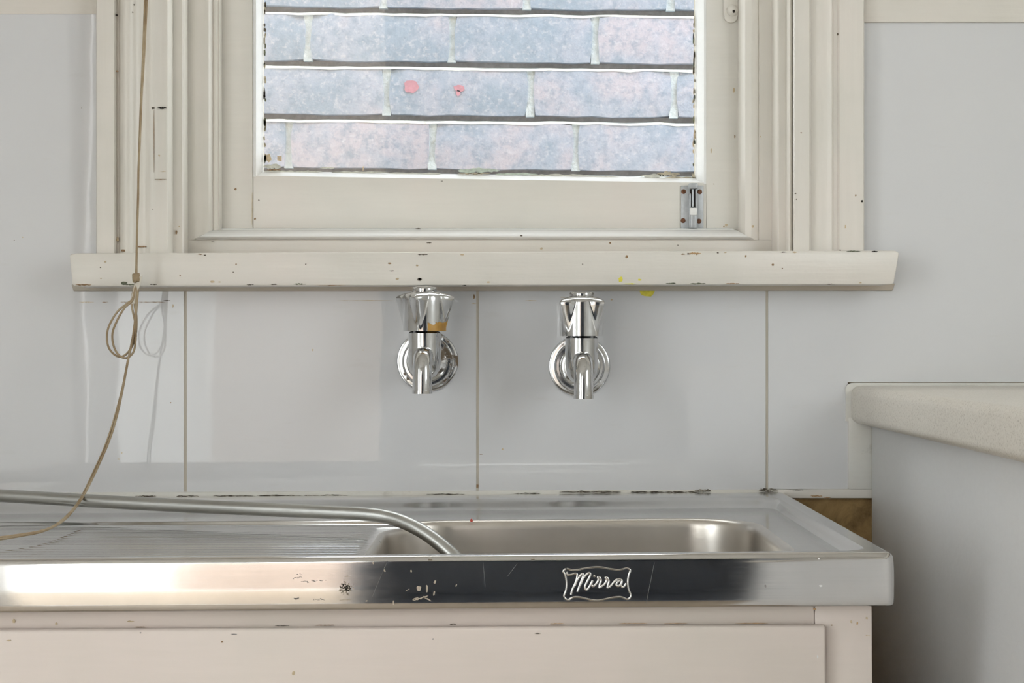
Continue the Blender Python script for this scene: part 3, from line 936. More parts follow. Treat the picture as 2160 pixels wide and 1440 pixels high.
for (x_, y_, w_, h_, m_, yy) in ((1818, 424, 5, 6, M_DARK, 1.650), (1805, 412, 4, 5, M_CHIPBROWN_GAP, 1.650), (1767, 72, 4, 6, M_CHIPDARK_GAP, 1.650), (1772, 528, 4, 4, M_CHIPDARK_GAP, 1.650), (1783, 478, 3, 9, M_STAIN, 1.650), (1690, 280, 4, 3, M_CHIPBROWN_GAP, 1.6495), (1678, 408, 4, 3, M_CHIPDARK_GAP, 1.6495), (1680, 420, 3, 3, M_CHIPDARK_GAP, 1.6495)):
    chip('chip_and_gap_shade', arch_r, x_, y_, w_, h_, yy, m_)
for (x_, y_, w_, h_, m_, yy) in ((497, 399, 6, 5, M_CHIPBROWN_GAP, YS), (538, 461, 5, 5, M_CHIPBROWN_GAP, YS), (546, 422, 3, 3, M_CHIPDARK_GAP, YS), (532, 440, 1.2, 76, M_STAIN, YS), (1500, 318, 3, 12, M_STAIN, YS), (1532, 475, 8, 6, M_STAIN, YS), (1527, 478, 4, 3, M_CHIPBROWN_GAP, YS), (1506, 388, 2.5, 2.5, M_CHIPBROWN_GAP, YS), (1548, 190, 5, 12, M_STAIN, YS), (1550, 288, 3, 8, M_CHIPBROWN_GAP, YS), (932, 382, 5, 2, M_CHIPDARK_GAP, YS),
                                 (882, 482, 12, 3, M_CHIPDARK_GAP, 1.7125), (905, 512, 12, 3, M_CHIPDARK_GAP, 1.700), (1142, 524, 7, 5, M_STAIN, 1.700), (1287, 512, 5, 5, M_CHIPBROWN_GAP, 1.700), (1430, 517, 4, 2, M_CHIPDARK_GAP, 1.700), (1100, 497, 7, 3, M_CHIPDARK_GAP, 1.6955), (449, 510, 7, 2, M_CHIPDARK_GAP, 1.700), (372, 490, 4, 10, M_CHIPBROWN_GAP, 1.6725), (378, 478, 3, 3, M_STAIN, 1.6725), (1588, 478, 6, 6, M_STAIN, 1.6985), (1604, 288, 3, 3, M_STAIN, 1.700)):
    chip('chip_and_gap_shade', win, x_, y_, w_, h_, yy, m_)
# painted-over pocket piece in the left architrave
YA = 1.6505
pk = prism('pocket_piece', [(ax(p, YA), YA - 0.0006, az(q, YA)) for p, q in ((327, 378), (352, 378), (352, 232), (327, 232))], [(ax(p, YA), YA + 0.004, az(q, YA)) for p, q in ((327, 378), (352, 378), (352, 232), (327, 232))], M_CREAM_V, win, bev=0.0005)
for (x_, y_, w_, h_, m_) in ((342, 227.5, 20, 6, M_DARK), (323, 228, 8, 6, M_CHIPDARK_GAP), (325, 300, 1.3, 140, M_CHIPBROWN_GAP), (338, 379, 24, 1.6, M_CHIPBROWN_GAP), (344, 362, 14, 1.6, M_STAIN), (336, 328, 4, 5, M_STAIN)):
    chip('chip_and_gap_shade', pk, x_, y_, w_, h_, YA - 0.0006 if 327 < x_ < 352 else YA, m_)  # hole and gap lines are recess shade put into flake colour, others stains

# barrel bolt at the foot of the sash
YP = YS - 0.0022
bolt = prism('window_bolt', [(ax(p, YP), YP, az(q, YP)) for p, q in ((1437, 482), (1484, 482), (1484, 391), (1437, 391))], [(ax(p, YP), YS + 0.001, az(q, YP)) for p, q in ((1437, 482), (1484, 482), (1484, 391), (1437, 391))], M_ZINC, win, bev=0.0005, label='grey metal barrel bolt with four rusty screws')


def bolt_box(name, x0, x1, y0, y1, d0, d1, mat, bev=0.0005):
    return box(name, ax(x0, YP), ax(x1, YP), YP - d1, YP - d0, az(y1, YP), az(y0, YP), mat, bolt, bev)


bolt_box('bolt_slot', 1455, 1470, 398, 481, -0.0005, 0.0006, M_ZINCDARK, 0)
bolt_box('keeper', 1452, 1471, 387, 399, -0.0005, 0.0062, M_ZINC, 0.001)
bolt_box('guide_rail', 1452.5, 1456.5, 409, 482, -0.0005, 0.0045, M_ZINC)
bolt_box('guide_rail', 1466, 1470, 399, 482, -0.0005, 0.0045, M_ZINC)
bolt_box('bolt_bar', 1455, 1468, 438, 482, 0.0003, 0.0062, M_ZINC, 0.0008)
bolt_box('thumb_piece', 1454, 1468.5, 440, 455, 0.004, 0.0078, M_WHITE_TRIM, 0.001)
bm = bmesh.new()
add_tube(bm, [at(1461.5, 399, YP - 0.0025), at(1461.5, 436, YP - 0.0025)], 0.0012, 10)
finish(bm, 'spring_rod', M_ZINC, bolt)
for (x_, y_) in ((1442, 404), (1476, 404.5), (1441, 465), (1474.5, 466)):
    p = at(x_, y_, YP)
    M_ = Matrix.Translation(p) @ Matrix.Rotation(math.pi / 2, 4, 'X')
    lathe('screw', [(0.0026, -0.0005), (0.0026, 0.0002), (0.0018, 0.0010), (0, 0.0012)], M_, M_RUST, bolt, 14)
# painted catch on the right stile, cut by the top of the view
YC = YS - 0.003
cpts = [(1527, -60), (1527, 30)] + [(1542 - 15 * math.cos(t), 34 + 14 * math.sin(t)) for t in [math.pi * k / 10 for k in range(1, 10)]] + [(1557, 30), (1557, -60)]
catch = prism('window_catch', [(ax(p, YC), YC, az(q, YC)) for p, q in cpts], [(ax(p, YC), YS + 0.001, az(q, YC)) for p, q in cpts], M_CREAM_V, win, bev=0.0012, label='painted over casement catch plate')
lathe('catch_boss', [(0.0060, -0.001), (0.0060, 0.0012), (0.0045, 0.0030), (0.0020, 0.0038), (0, 0.0040)], Matrix.Translation(at(1545, 22, YC)) @ Matrix.Rotation(math.pi / 2, 4, 'X'), M_CREAM_V, catch, 20)
chip('chip_and_gap_shade', catch, 1548, 24, 6, 8, YC - 0.0036, M_DARK)
chip('chip_and_gap_shade', catch, 1534, 20, 2, 5, YC, M_CHIPBROWN_GAP)

# ------------------------------------------------------------------ the two taps
def make_tap(px, py, turn, label, m_handle, m_flange, m_body):
    c = at(px, py, D)
    t = thing('water_tap', c, label, 'tap', group='chrome wall taps over the sink')

    def rel(x, y, z): return Vector((c.x + x, c.y + y, c.z + z))
    toroom = Matrix.Translation(c) @ Matrix.Rotation(math.pi / 2, 4, 'X')      # local z points out of the wall
    lathe('flange', [(0.0312, 0.0), (0.0314, 0.0012), (0.0306, 0.0026), (0.0285, 0.0034), (0.0268, 0.0032), (0.0258, 0.0036), (0.0252, 0.0062), (0.0235, 0.0078), (0.0212, 0.0080), (0.0204, 0.0088), (0.0198, 0.0112), (0.0170, 0.0130), (0.0135, 0.0136), (0.012, 0.0136)], toroom, m_flange, t, 64)
    # body: a short stub out of the wall, an upright barrel
    bm = bmesh.new()
    add_lathe(bm, [(0.0120, 0.010), (0.0120, 0.045), (0.0125, 0.050)], toroom, 32)
    up = Matrix.Translation(rel(0, -0.056, 0))
    add_lathe(bm, [(0, -0.0165), (0.006, -0.0160), (0.0110, -0.0135), (0.0145, -0.0085), (0.0160, -0.001), (0.0163, 0.008), (0.0160, 0.018), (0.0162, 0.024), (0.0162, 0.0285), (0.0145, 0.030), (0.010, 0.032), (0.010, 0.040)], up, 40)
    finish(bm, 'body', m_body, t, 40)
    # spout: comes forward, turns down
    bm = bmesh.new()
    pts = [(0, -0.050, 0.006), (0, -0.066, 0.0065), (0, -0.080, 0.0062), (0, -0.0895, 0.0035), (0, -0.0960, -0.0035), (0, -0.0985, -0.012), (0, -0.0992, -0.0195), (0, -0.0995, -0.0285)]
    pts = catmull([rel(*p) for p in pts], 5)
    add_tube(bm, pts, 0.0093, 28)
    finish(bm, 'spout', m_body, t, 40)
    bm = bmesh.new()
    e = pts[-1]
    add_lathe(bm, [(0.0086, 0.002), (0.0098, 0.0018), (0.0098, -0.0012), (0.0078, -0.0014), (0.0076, 0.004), (0, 0.004)], Matrix.Translation(e), 28)
    finish(bm, 'spout_rim', m_body, t, 40)
    # handle: four flared fins on a tapered barrel
    bm = bmesh.new()
    n, m = 128, 12
    z0, z1 = 0.0305, 0.0630
    rings = []

    def fin(th, w):
        d = (th - turn + math.pi / 4) % (math.pi / 2) - math.pi / 4
        return max(0.0, 1 - abs(d) / w)
    for j in range(m + 1):
        u = j / m
        ring = []
        for k in range(n):
            th = 2 * math.pi * k / n
            base = 0.0213 + 0.0012 * u
            hgt = 0.0075 * u ** 1.1
            f = fin(th, 0.10 + 0.36 * u)
            rr = base + hgt * f - 0.0010 * u * (1 - f)
            ring.append(bm.verts.new(rel(rr * math.cos(th), -0.056 + rr * math.sin(th), z0 + (z1 - z0) * u)))
        rings.append(ring)
    for q, s in ((0.985, 0.0009), (0.94, 0.0022), (0.80, 0.0042), (0.62, 0.0062), (0.45, 0.0072)):
        ring = []
        for k in range(n):
            th = 2 * math.pi * k / n
            f = fin(th, 0.46)
            rr = (0.0225 + 0.0075 * f - 0.0010 * (1 - f)) * q
            rr = rr * min(1, (q - 0.45) / 0.4 + 0.0) + 0.0115 * (1 - min(1, (q - 0.45) / 0.4)) if q < 0.85 else rr
            ring.append(bm.verts.new(rel(rr * math.cos(th), -0.056 + rr * math.sin(th), z1 + s + (1 - f) * 0.0012 * (q > 0.7))))
        rings.append(ring)
    for a, b in zip(rings, rings[1:]):
        for k in range(n):
            bm.faces.new((a[k], a[(k + 1) % n], b[(k + 1) % n], b[k]))
    bm.faces.new(rings[-1])
    # hollow underside
    low = [bm.verts.new(rel(0.0192 * math.cos(2 * math.pi * k / n), -0.056 + 0.0192 * math.sin(2 * math.pi * k / n), z0 + 0.0002)) for k in range(n)]
    inn = [bm.verts.new(rel(0.0186 * math.cos(2 * math.pi * k / n), -0.056 + 0.0186 * math.sin(2 * math.pi * k / n), z0 + 0.006)) for k in range(n)]
    for a, b in ((rings[0], low), (low, inn)):
        for k in range(n):
            bm.faces.new((b[k], b[(k + 1) % n], a[(k + 1) % n], a[k]))
    bm.faces.new(inn)
    h = finish(bm, 'handle', m_handle, t, 38)
    lathe('button', [(0.0116, z1 + 0.0060), (0.0120, z1 + 0.0075), (0.0120, z1 + 0.0098), (0.0112, z1 + 0.0110), (0.006, z1 + 0.0118), (0, z1 + 0.0120)], Matrix.Translation(rel(0, -0.056, 0)), M_CHROME, h, 36)
    return t


make_tap(902, 762, math.radians(-90 - 14), 'chrome wall tap with flaking plating on its flared handle, left of the pair', M_CHROME_FLAKED, M_CHROME_DIRTY, M_CHROME)
make_tap(1222, 772, math.radians(-45), 'cleaner chrome wall tap below the yellow paint splash, right of the pair', M_CHROME, M_CHROME, M_CHROME)

# ------------------------------------------------------------------ stainless steel sink
SX0, SX1, SY0, SY1, SZ = -0.62, 0.2777, 1.185, 1.664, 0.9022
ROLL = 0.0078
sink = thing('kitchen_sink', (SX1, SY0, SZ - 0.04), 'stainless steel sink top with ribbed drainer and single bowl', 'sink')
sink.rotation_euler = (0, -ROLL, 0)


def srz(x): return (SX1 - x) * ROLL       # the sink drops this much towards its left end


def sd_rr(x, y, x0, x1, y0, y1, r):
    cx, cy = (x0 + x1) / 2, (y0 + y1) / 2
    qx, qy = abs(x - cx) - (x1 - x0) / 2 + r, abs(y - cy) - (y1 - y0) / 2 + r
    return math.hypot(max(qx, 0), max(qy, 0)) + min(max(qx, qy), 0) - r


BOWL = (-0.112, 0.216, 1.232, 1.506)
BR = 0.058
STITCH = 0.006
DR0, DR1, DY0, DY1 = SX0 + 0.058, -0.088, 1.246, 1.524
DROP = 0.0095


def height(x, y, ribs=True):
    a = sd_rr(x, y, SX0 + 0.018, SX1 - 0.017, SY0 + 0.013, SY1 - 0.046, 0.018)
    b = sd_rr(x, y, SX0 + 0.0235, SX1 - 0.0225, SY0 + 0.0185, SY1 - 0.070, 0.016)
    if a >= 0: h = 0.0
    elif b <= 0: h = -DROP
    else: h = -DROP * portion(-a / (-a + b))
    c = sd_rr(x, y, DR0, DR1, DY0, DY1, 0.018)
    if c < 0:
        m = portion(-c / 0.010)
        h -= m * (0.0022 + 0.0033 * (x - DR0) / (DR1 - DR0))
        rm = portion((-c - 0.008) / 0.014) * portion((-0.1195 - x) / 0.006) if ribs else 0
        if rm > 0:
            k = ((y - DY0 - 0.016) / 0.0108)
            d = (k - round(k)) * 0.0108
            if 0 <= round(k) <= 23: h += rm * 0.00064 * math.exp(-(d / 0.0012) ** 2)
    return h


def arr(segs):
    out = []
    for a, b, st in segs:
        n = max(1, int(round((b - a) / st)))
        out += [a + (b - a) * i / n for i in range(n)]
    out.append(segs[-1][1])
    return out


INS = 0.0052
gx = arr([(SX0 + INS, SX0 + 0.10, 0.0025), (SX0 + 0.10, -0.17, 0.010), (-0.17, SX1 - 0.04, 0.0025), (SX1 - 0.04, SX1 - INS, 0.0009)])
gy = arr([(SY0 + INS, 1.25, 0.0022), (1.25, 1.535, 0.00062), (1.535, SY1 - INS, 0.003)])


def bsd(x, y): return sd_rr(x, y, BOWL[0] - STITCH, BOWL[1] + STITCH, BOWL[2] - STITCH, BOWL[3] + STITCH, BR + STITCH)


verts, idx, faces = [], {}, []
inside = [[bsd(x, y) < 0 for x in gx] for y in gy]
for j, y in enumerate(gy):
    for i, x in enumerate(gx):
        if inside[j][i]:
            near = any(0 <= j + dj < len(gy) and 0 <= i + di < len(gx) and not inside[j + dj][i + di] for dj in (-1, 0, 1) for di in (-1, 0, 1))
            if not near: continue
            s = bsd(x, y)
            e = 1e-4
            gxx, gyy = (bsd(x + e, y) - s) / e, (bsd(x, y + e) - s) / e
            px2, py2 = x - s * gxx, y - s * gyy
            idx[i, j] = len(verts)
            verts.append((px2, py2, SZ + height(px2, py2, False)))
        else:
            idx[i, j] = len(verts)
            verts.append((x, y, SZ + height(x, y)))
for j in range(len(gy) - 1):
    for i in range(len(gx) - 1):
        q = [(i, j), (i + 1, j), (i + 1, j + 1), (i, j + 1)]
        if all(k in idx for k in q) and not all(inside[k[1]][k[0]] for k in q):
            faces.append([idx[k] for k in q])
me = bpy.data.meshes.new('drainer_top')
og = origin(sink)
me.from_pydata([(x - og.x, y - og.y, z - og.z) for x, y, z in verts], [], faces)
me.polygons.foreach_set('use_smooth', [True] * len(me.polygons))
me.materials.append(M_STEEL)
dt = bpy.data.objects.new('drainer_top', me)
dt.parent = sink
C.objects.link(dt)
ORIG[dt.name] = og


def rr_loop(x0, x1, y0, y1, r, off, n=20):
    x0 -= off; x1 += off; y0 -= off; y1 += off
    r = max(0.0012, r + off)
    out = []
    for cx, cy, a0 in ((x1 - r, y1 - r, 0), (x0 + r, y1 - r, 90), (x0 + r, y0 + r, 180), (x1 - r, y0 + r, 270)):
        for k in range(n + 1):
            t = math.radians(a0 + 90 * k / n)
            out.append((cx + r * math.cos(t), cy + r * math.sin(t)))
    # support points keep the straight sides truly flat when shaded smooth
    res = []
    m = n + 1
    for q in range(4):
        arc = out[q * m:(q + 1) * m]
        nxt = out[((q + 1) % 4) * m]
        a, b = Vector(arc[-1]), Vector(nxt)
        res += arc
        res += [tuple(a.lerp(b, f)) for f in (0.004, 0.012, 0.25, 0.5, 0.75, 0.988, 0.996)]
    return res


def loops(bm, specs, rect, r, n=20, cap=False, follow=None):
    prev = None
    edge = [follow(x, y) for x, y in rr_loop(*rect, r, specs[0][0], n)] if follow else None
    for li, (off, z) in enumerate(specs):
        wt = max(0.0, 1 - li / 8.0)
        ring = [bm.verts.new((x, y, z + (edge[k] * wt if edge else 0))) for k, (x, y) in enumerate(rr_loop(*rect, r, off, n))]
        if prev:
            m = len(ring)
            for k in range(m):
                bm.faces.new((prev[k], prev[(k + 1) % m], ring[(k + 1) % m], ring[k]))
        prev = ring
    if cap: bm.faces.new(prev)


bm = bmesh.new()
zt = SZ - DROP
loops(bm, [(STITCH, zt), (0.0050, zt - 0.0001), (0.0033, zt - 0.0008), (0.0015, zt - 0.0024), (0.0003, zt - 0.0048), (-0.0004, zt - 0.009), (-0.0012, zt - 0.02), (-0.004, zt - 0.06), (-0.008, zt - 0.11), (-0.012, zt - 0.128), (-0.022, zt - 0.142), (-0.036, zt - 0.148), (-0.07, zt - 0.150), (-0.12, zt - 0.152)], BOWL, BR, 24, True, lambda x, y: height(x, y, False) + DROP)
bowl = finish(bm, 'bowl', M_BOWL, sink, 50)
lathe('drain_waste', [(0.034, 0.0), (0.033, 0.002), (0.026, 0.001), (0.022, -0.004), (0, -0.004)], Matrix.Translation(((BOWL[0] + BOWL[1]) / 2, (BOWL[2] + BOWL[3]) / 2, zt - 0.1510)), M_CHROME, sink, 32)
bm = bmesh.new()
prof = [(-INS, SZ)] + [(-INS + INS * math.sin(t), SZ - INS + INS * math.cos(t)) for t in [math.radians(a) for a in (15, 30, 45, 60, 75, 88)]] + [(0.0004, SZ - 0.010), (0.0007, SZ - 0.020), (0.0004, SZ - 0.033)] + \
    [(-0.0022 + 0.0022 * math.cos(t), SZ - 0.0368 - 0.0022 * math.sin(t)) for t in [math.radians(a) for a in (10, 35, 60, 90)]] + [(-0.014, SZ - 0.0390)]
loops(bm, prof, (SX0, SX1, SY0, SY1), 0.0062, 8)
apron = finish(bm, 'apron', M_STEELA, sink, 50)

# pressed maker's emblem on the apron
YE = SY0 - 0.0007


def em(zx, zy):
    p = at(1160 + zx / 10.286, 1170 + zy / 10.286, YE)
    p.z += srz(p.x)
    return p


def stroke(bm, pts, r, closed=False):
    if closed:
        P = [em(*p) for p in pts]
        P = catmull(P[-2:] + P + P[:3], 5)[10:-10]
        add_tube(bm, P[:-1], r, 8, closed=False)
    else:
        P = catmull([em(*p) for p in pts], 5)
        add_tube(bm, P, r, 8)


bm = bmesh.new()
outline = [(370, 298), (480, 325), (600, 325), (760, 290), (1000, 262), (1150, 270), (1300, 300), (1480, 322), (1580, 310), (1680, 286), (1752, 335), (1720, 420), (1700, 520), (1695, 620), (1710, 740), (1758, 885), (1685, 962), (1580, 920), (1480, 908), (1300, 935), (1150, 970), (1020, 985), (880, 970), (700, 925), (580, 910), (480, 930), (390, 978), (308, 900), (350, 770), (365, 640), (355, 520), (330, 420), (298, 350)]
stroke(bm, outline, 0.00062, True)
emb = finish(bm, 'emblem', M_EMBLEM, sink, 60, label='pressed plaque outline')
bm = bmesh.new()
for s in ([(375, 365), (395, 430), (470, 425), (560, 400), (600, 445), (560, 600), (490, 750), (460, 860)],
          [(540, 680), (610, 520), (700, 412), (728, 445), (670, 600), (600, 800)],
          [(660, 660), (740, 490), (845, 390), (885, 430), (820, 560), (765, 680), (790, 760), (860, 690), (930, 550)],
          [(930, 550), (905, 640), (945, 680), (1010, 620), (1055, 545), (1045, 480), (1085, 490), (1115, 560), (1085, 640), (1075, 715)],
          [(1075, 715), (1110, 690), (1180, 640), (1230, 560), (1212, 490), (1255, 500), (1285, 570), (1262, 650), (1252, 715)],
          [(1252, 715), (1300, 690), (1350, 640), (1420, 560), (1500, 525), (1565, 550), (1555, 620), (1490, 675), (1445, 650), (1470, 590), (1530, 560)],
          [(1565, 560), (1550, 650), (1580, 700), (1625, 670), (1655, 615)], [(950, 445), (985, 470)]):
    stroke(bm, s, 0.00070)
finish(bm, 'lettering', M_EMBLEM, emb, 60, label='raised script lettering')


def smudge(x_, y_, w_, h_, m_, tilt=0.0, **k):
    X = ax(x_, YE)
    return chip('residue_spot', apron, x_, y_, w_, h_, SY0 - 0.0004, m_, zfix=srz(X), tilt=tilt, lift=0.0005, **k)


rs = random.Random(11)
for i in range(120):      # flecked remains of a sticker
    u, v = rs.gauss(0, 0.42), rs.gauss(0, 0.42)
    if abs(u) < 1 and abs(v) < 1:
        smudge(730 + u * 17, 1239 + v * 16, rs.uniform(2, 5), rs.uniform(2, 4), M_RESIDUE, seed=i, n=6)
for (x_, y_, w_, h_, m_, t_) in ((734, 1215, 15, 3, M_RESIDUE, 0), (728, 1265, 24, 2.5, M_RESIDUE, 0), (788, 1187, 4, 6, M_RESIDUE, 0), (812, 1203, 4, 6, M_RESIDUE, 0.3), (868, 1204, 4, 7, M_RESIDUE, 0.2), (918, 1227, 5, 10, M_RESIDUE, -0.4), (884, 1241, 12, 12, M_RESIDUE, 0), (901, 1240, 5, 19, M_RESIDUE, 0), (916, 1251, 4, 10, M_RESIDUE, -0.3), (888, 1261, 34, 6, M_RESIDUE, 0.3), (902, 1263, 18, 5, M_RESIDUE, -0.5), (876, 1262, 14, 4, M_RESIDUE, 0.5),
                                 (830, 1271, 4, 11, M_RESIDUE, 0), (860, 1244, 10, 3, M_RESIDUE, 0.5), (963, 1234, 3, 7, M_RESIDUE, -0.4), (908, 1178.5, 9, 2, M_RESIDUE, 0), (773, 1267, 5, 3, M_RESIDUE, 0.4), (1125, 1178, 8, 2, M_RESIDUE, 0), (1615, 1236, 5, 6, M_SCUFF, 0), (1728, 1178, 4, 4, M_WHITE_TRIM, 0), (1731, 1235, 8, 5, M_WHITE_TRIM, 0)):
    smudge(x_, y_, w_, h_, m_, t_)
for i in range(46):
    cx_, cy_, sx_, sy_ = rs.choice(((632, 1216, 14, 5), (672, 1224, 20, 3), (650, 1225, 16, 3), (672, 1264, 18, 2.5), (625, 1262, 10, 2)))
    smudge(cx_ + rs.gauss(0, sx_ * 0.5), cy_ + rs.gauss(0, sy_ * 0.5), rs.uniform(2, 7), rs.uniform(1, 2), M_SCUFF, rs.uniform(-0.3, 0.1), seed=i, n=6)
for (x0_, y0_, x1_, y1_) in ((818, 1182, 782, 1266), (1092, 1188, 1070, 1216), (1381, 1186, 1363, 1272), (1020, 1186, 1024, 1238)):
    chip('scratch', apron, (x0_ + x1_) / 2, (y0_ + y1_) / 2, math.hypot(x1_ - x0_, y1_ - y0_), 0.7, SY0 - 0.0004, M_SCRATCH, zfix=srz(ax((x0_ + x1_) / 2, YE)), tilt=-math.atan2(y1_ - y0_, x1_ - x0_), rag=0.1)
p = at(995, 1098, 1.5045)
chip('red_speck', bowl, 995, 1097, 6, 8, 1.5045, M_RED, zfix=srz(p.x), lift=0.0012)

# ------------------------------------------------------------------ sink cabinet
YF = 1.199
CX1 = ax(1854, YF)
CTOP = SZ - 0.0385
cab = thing('sink_cabinet', (CX1, YF, 0.0), 'cream painted cupboard under the steel sink with a flush door', 'cabinet')
cab.rotation_euler = (0, -0.0060, 0)
CZ = CTOP - 0.0005
bm = bmesh.new()
add_box(bm, CX1 - 0.018, CX1, YF + 0.001, 1.655, 0.0, CZ)
add_box(bm, SX0 + 0.01, SX0 + 0.028, YF + 0.001, 1.655, 0.0, CZ)
add_box(bm, SX0 + 0.028, CX1 - 0.018, YF + 0.03, 1.655, 0.08, 0.098)
add_box(bm, SX0 + 0.028, CX1 - 0.018, YF + 0.06, YF + 0.075, 0.0, 0.08)
finish(bm, 'carcass', M_CAB, cab)
sx_ = ax(1733, YF)
zr = az(1316.5, YF) + 0.0002
box('top_rail', SX0 + 0.012, sx_ - 0.0002, YF, YF + 0.02, zr, CZ, M_CAB, cab, 0.0008)
box('stile', sx_ + 0.0002, CX1, YF - 0.0003, YF + 0.02, 0.06, CZ, M_CAB, cab, 0.0012)
box('stile', SX0 + 0.011, SX0 + 0.05, YF, YF + 0.02, 0.06, zr, M_CAB, cab, 0.0012)
box('centre_stile', -0.43, -0.385, YF, YF + 0.02, 0.06, zr, M_CAB, cab, 0.0012)
YD = 1.190
ztd = az(1320, YD) + 0.0006
xdr = ax(1757, YD)
for a_, b_ in ((-0.404, xdr), (SX0 + 0.03, -0.410)):
    bm = bmesh.new()
    add_box(bm, a_, b_, YD, YF - 0.0006, 0.10, ztd)
    bevel(bm, 0.0022, 3)
    dr = finish(bm, 'door', M_CAB, cab, 40)
    if b_ > 0: main_door = dr
for (x_, y_, w_, h_, m_, yy) in ((1149, 1335, 13, 3, M_CHIPDARK_GAP, YD), (508, 1337, 15, 3, M_SCUFF, YD), (483, 1353, 4, 5, M_CHIPBROWN_GAP, YD), (633, 1419, 7, 10, M_STAIN, YD), (311, 1334, 4, 3, M_SCUFF, YD), (1739, 1384, 3, 8, M_WHITE_TRIM, YD), (928, 1347, 4, 3, M_SCUFF, YD), (33, 1350, 12, 4, M_STAIN, YD)):
    chip('stain_mark', main_door, x_, y_, w_, h_, yy, m_, zfix=(CX1 - ax(x_, yy)) * 0.006)
for (x_, y_, w_, h_, m_) in ((133, 1315, 5, 6, M_STAIN), (290, 1310, 16, 4, M_STAIN), (44, 1309, 6, 10, M_STAIN), (310, 1322, 22, 2, M_CHIPBROWN_GAP), (610, 1319, 30, 2, M_CHIPDARK_GAP), (1350, 1314.5, 60, 2.5, M_CHIPTAN), (1440, 1314.5, 50, 2, M_CHIPTAN), (1600, 1314, 70, 2, M_CHIPTAN), (1190, 1315, 30, 3, M_CHIPTAN), (970, 1316, 14, 3, M_CHIPDARK_GAP), (700, 1318, 40, 2, M_CHIPBROWN_GAP), (1733, 1284, 8, 5, M_CHIPTAN), (1823, 1314, 4, 8, M_CHIPTAN), (1810, 1311, 4, 7, M_STAIN), (1843, 1303, 5, 6, M_STAIN), (1845, 1339, 10, 4, M_STAIN), (1769, 1318, 4, 3, M_CHIPBROWN_GAP)):
    chip('stain_mark', cab, x_, y_, w_, h_, YF - 0.0003, m_, zfix=(CX1 - ax(x_, YF)) * 0.006)

# ------------------------------------------------------------------ loose metal tube across the sink
tp = [(-260, 1034, 1.600), (-120, 1039, 1.578), (0, 1045, 1.556), (300, 1062, 1.505), (560, 1074, 1.460), (700, 1080, 1.436), (775, 1084, 1.423), (825, 1092, 1.414), (868, 1108, 1.404), (910, 1133, 1.394), (950, 1166, 1.384), (985, 1202, 1.376), (1020, 1244, 1.368)]
bm = bmesh.new()
pts = catmull([at(*p) for p in tp], 8)
add_tube(bm, pts, 0.0061, 20)
tube_o = finish(bm, 'metal_tube', M_TUBE, None, 60)
props(tube_o, 'bent dull metal tube lying across the drainer with its end in the bowl', 'pipe')

# ------------------------------------------------------------------ blind cord
cord = thing('blind_cord', at(287, 580, 1.603), 'thin tan double cord knotted and looped below the sill, trailing into the sink', 'cord')


def strand(name, pts, r=0.00105, k=8):
    bm = bmesh.new()
    add_tube(bm, catmull([at(*p) for p in pts], k), r, 8)
    return finish(bm, name, M_CORD, cord, 60)


YK = 1.603
strand('strand', [(311, -420, 1.628), (306.5, -100, 1.614), (305, 20, 1.610), (300.5, 140, 1.607), (294, 300, 1.605), (291, 420, 1.604), (289, 500, YK), (287, 580, YK)])
strand('strand', [(322, -420, 1.628), (314, -100, 1.614), (309, 20, 1.610), (303, 140, 1.607), (299, 200, 1.606), (295, 300, 1.6035), (292, 360, 1.6035), (291.5, 420, 1.603), (289, 500, 1.6025), (288, 580, YK)])
bm = bmesh.new()
kp = [at(287 + 5.5 * math.cos(t * 2.3), 583 + t * 1.0 - 5, YK - 0.0013 + 0.0018 * math.sin(t * 2.3)) for t in [i * 0.45 for i in range(36)]]
add_tube(bm, kp, 0.0014, 8)
finish(bm, 'knot', M_CORD, cord, 60)
# two loops gathered below the knot
strand('loop', [(288, 585, YK), (283, 610, YK), (280, 630, 1.6015), (268, 640, 1.6015), (248, 657, 1.602), (231, 685, 1.602), (225.5, 708, 1.602), (229, 732, 1.602), (242, 748, 1.602), (256, 752, 1.602), (270, 743, 1.602), (282, 722, 1.6025), (287, 700, 1.6025), (288, 670, 1.6025), (284, 640, 1.603), (288, 610, YK), (290, 590, YK)])
strand('loop', [(289, 585, YK), (284, 612, 1.6015), (279, 634, 1.601), (262, 650, 1.601), (245, 680, 1.601), (237, 705, 1.601), (240, 730, 1.601), (250, 748, 1.601), (263, 755, 1.601), (274, 751, 1.601), (283, 738, 1.601), (286.5, 710, 1.6015), (285, 680, 1.6015), (279, 650, 1.602), (279, 625, 1.602), (287, 592, YK)])
strand('strand', [(290, 585, YK), (291, 610, 1.602), (289, 640, 1.6015), (284, 690, 1.601), (277, 730, 1.600), (269, 763, 1.598), (260, 810, 1.594), (249, 855, 1.588), (236, 900, 1.580), (220, 945, 1.570), (200, 990, 1.556), (182, 1028, 1.538), (168, 1054, 1.514), (152, 1076, 1.482), (132, 1096, 1.445), (108, 1112, 1.408), (80, 1121, 1.380), (50, 1126, 1.362), (0, 1133, 1.342), (-70, 1140, 1.328), (-150, 1146, 1.318)])
strand('strand', [(287, 588, YK), (288, 615, 1.6015), (286, 660, 1.601), (281, 705, 1.600), (273, 745, 1.599), (266.5, 780, 1.596), (256, 835, 1.590), (243, 890, 1.581), (228, 935, 1.571), (206, 985, 1.556), (187, 1025, 1.537), (170, 1055, 1.512), (153, 1078, 1.480), (133, 1098, 1.443), (106, 1114, 1.406), (78, 1123.5, 1.378), (48, 1129, 1.360), (0, 1137, 1.338), (-70, 1146, 1.322), (-150, 1152, 1.312)])
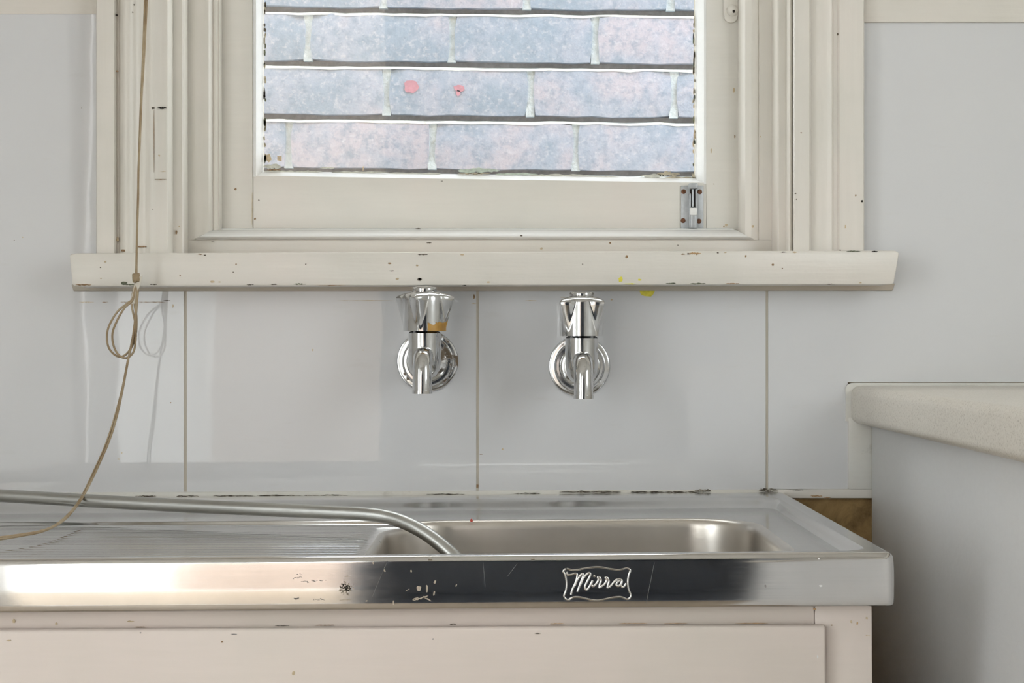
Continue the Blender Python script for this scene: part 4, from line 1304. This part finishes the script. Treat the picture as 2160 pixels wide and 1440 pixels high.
# scrap of clear tape at the knot
bm = bmesh.new()
tpx = [(292, 583), (299, 583), (296, 600), (293, 616), (288, 622)]
a_ = [at(p, q, YK - 0.002) for p, q in [(286, 585), (300, 581), (297, 597), (291, 612), (286, 640), (272, 641), (281, 612)]]
b_ = [v + Vector((0, 0.0006, 0)) for v in a_]
add_prism(bm, a_, b_)
finish(bm, 'tape_scrap', M_PLASTIC, cord, 0)

# ------------------------------------------------------------------ bench on the right
BZ1 = az(813, D)
BZ0 = BZ1 - 0.0385
BNX = ax(1794, D)                     # nose of the rounded edge
BPX = ax(1836, D)
BYF = -0.06
rb = 0.009
bprof = [(XR - 0.005, BZ0), (BNX + 0.024, BZ0)]
bprof += [(BNX + 0.009 - 0.009 * math.sin(t), BZ0 + 0.008 - 0.008 * math.cos(t)) for t in [math.radians(a) for a in range(0, 91, 15)]]
bprof += [(BNX + rb - rb * math.cos(t), BZ1 - rb + rb * math.sin(t)) for t in [math.radians(a) for a in range(0, 91, 10)]]
bprof += [(XR - 0.005, BZ1)]
btop = prism_y('benchtop', bprof, BYF, D - 0.0042, M_LAM, smooth=40)
props(btop, 'speckled beige laminate benchtop with rounded edge, right of the sink', 'benchtop')
bench = thing('bench_cabinet', ((BPX + XR) / 2, (BYF + D) / 2, 0), 'white painted end of the base cabinet under the beige benchtop', 'cabinet')
box('side_panel', BPX, BPX + 0.018, BYF + 0.02, D - 0.0056, 0.0, BZ0 - 0.0008, M_BENCHSIDE, bench, 0.0008)
box('carcass', BPX + 0.018, XR - 0.006, BYF + 0.02, D - 0.0056, 0.0, BZ0 - 0.002, M_BENCHSIDE, bench)
# gap shade drawn as a dark flake, and sealant under the nose
chip('chip_and_gap_shade', bench, 1858, 903, 8, 2, 1.62, M_CHIPDARK_GAP)
cs = [(1786, 811), (1794, 807.5), (1804, 807), (2300, 807), (2300, 815), (1806, 816), (1799, 822), (1799, 880), (1806, 888), (1783, 888), (1783, 818)]
prism('corner_sealant', [(ax(p, D), D - 0.0035, az(q, D)) for p, q in cs], [(ax(p, D), D + 0.003, az(q, D)) for p, q in cs], M_SEAL, wall_back, smooth=0)
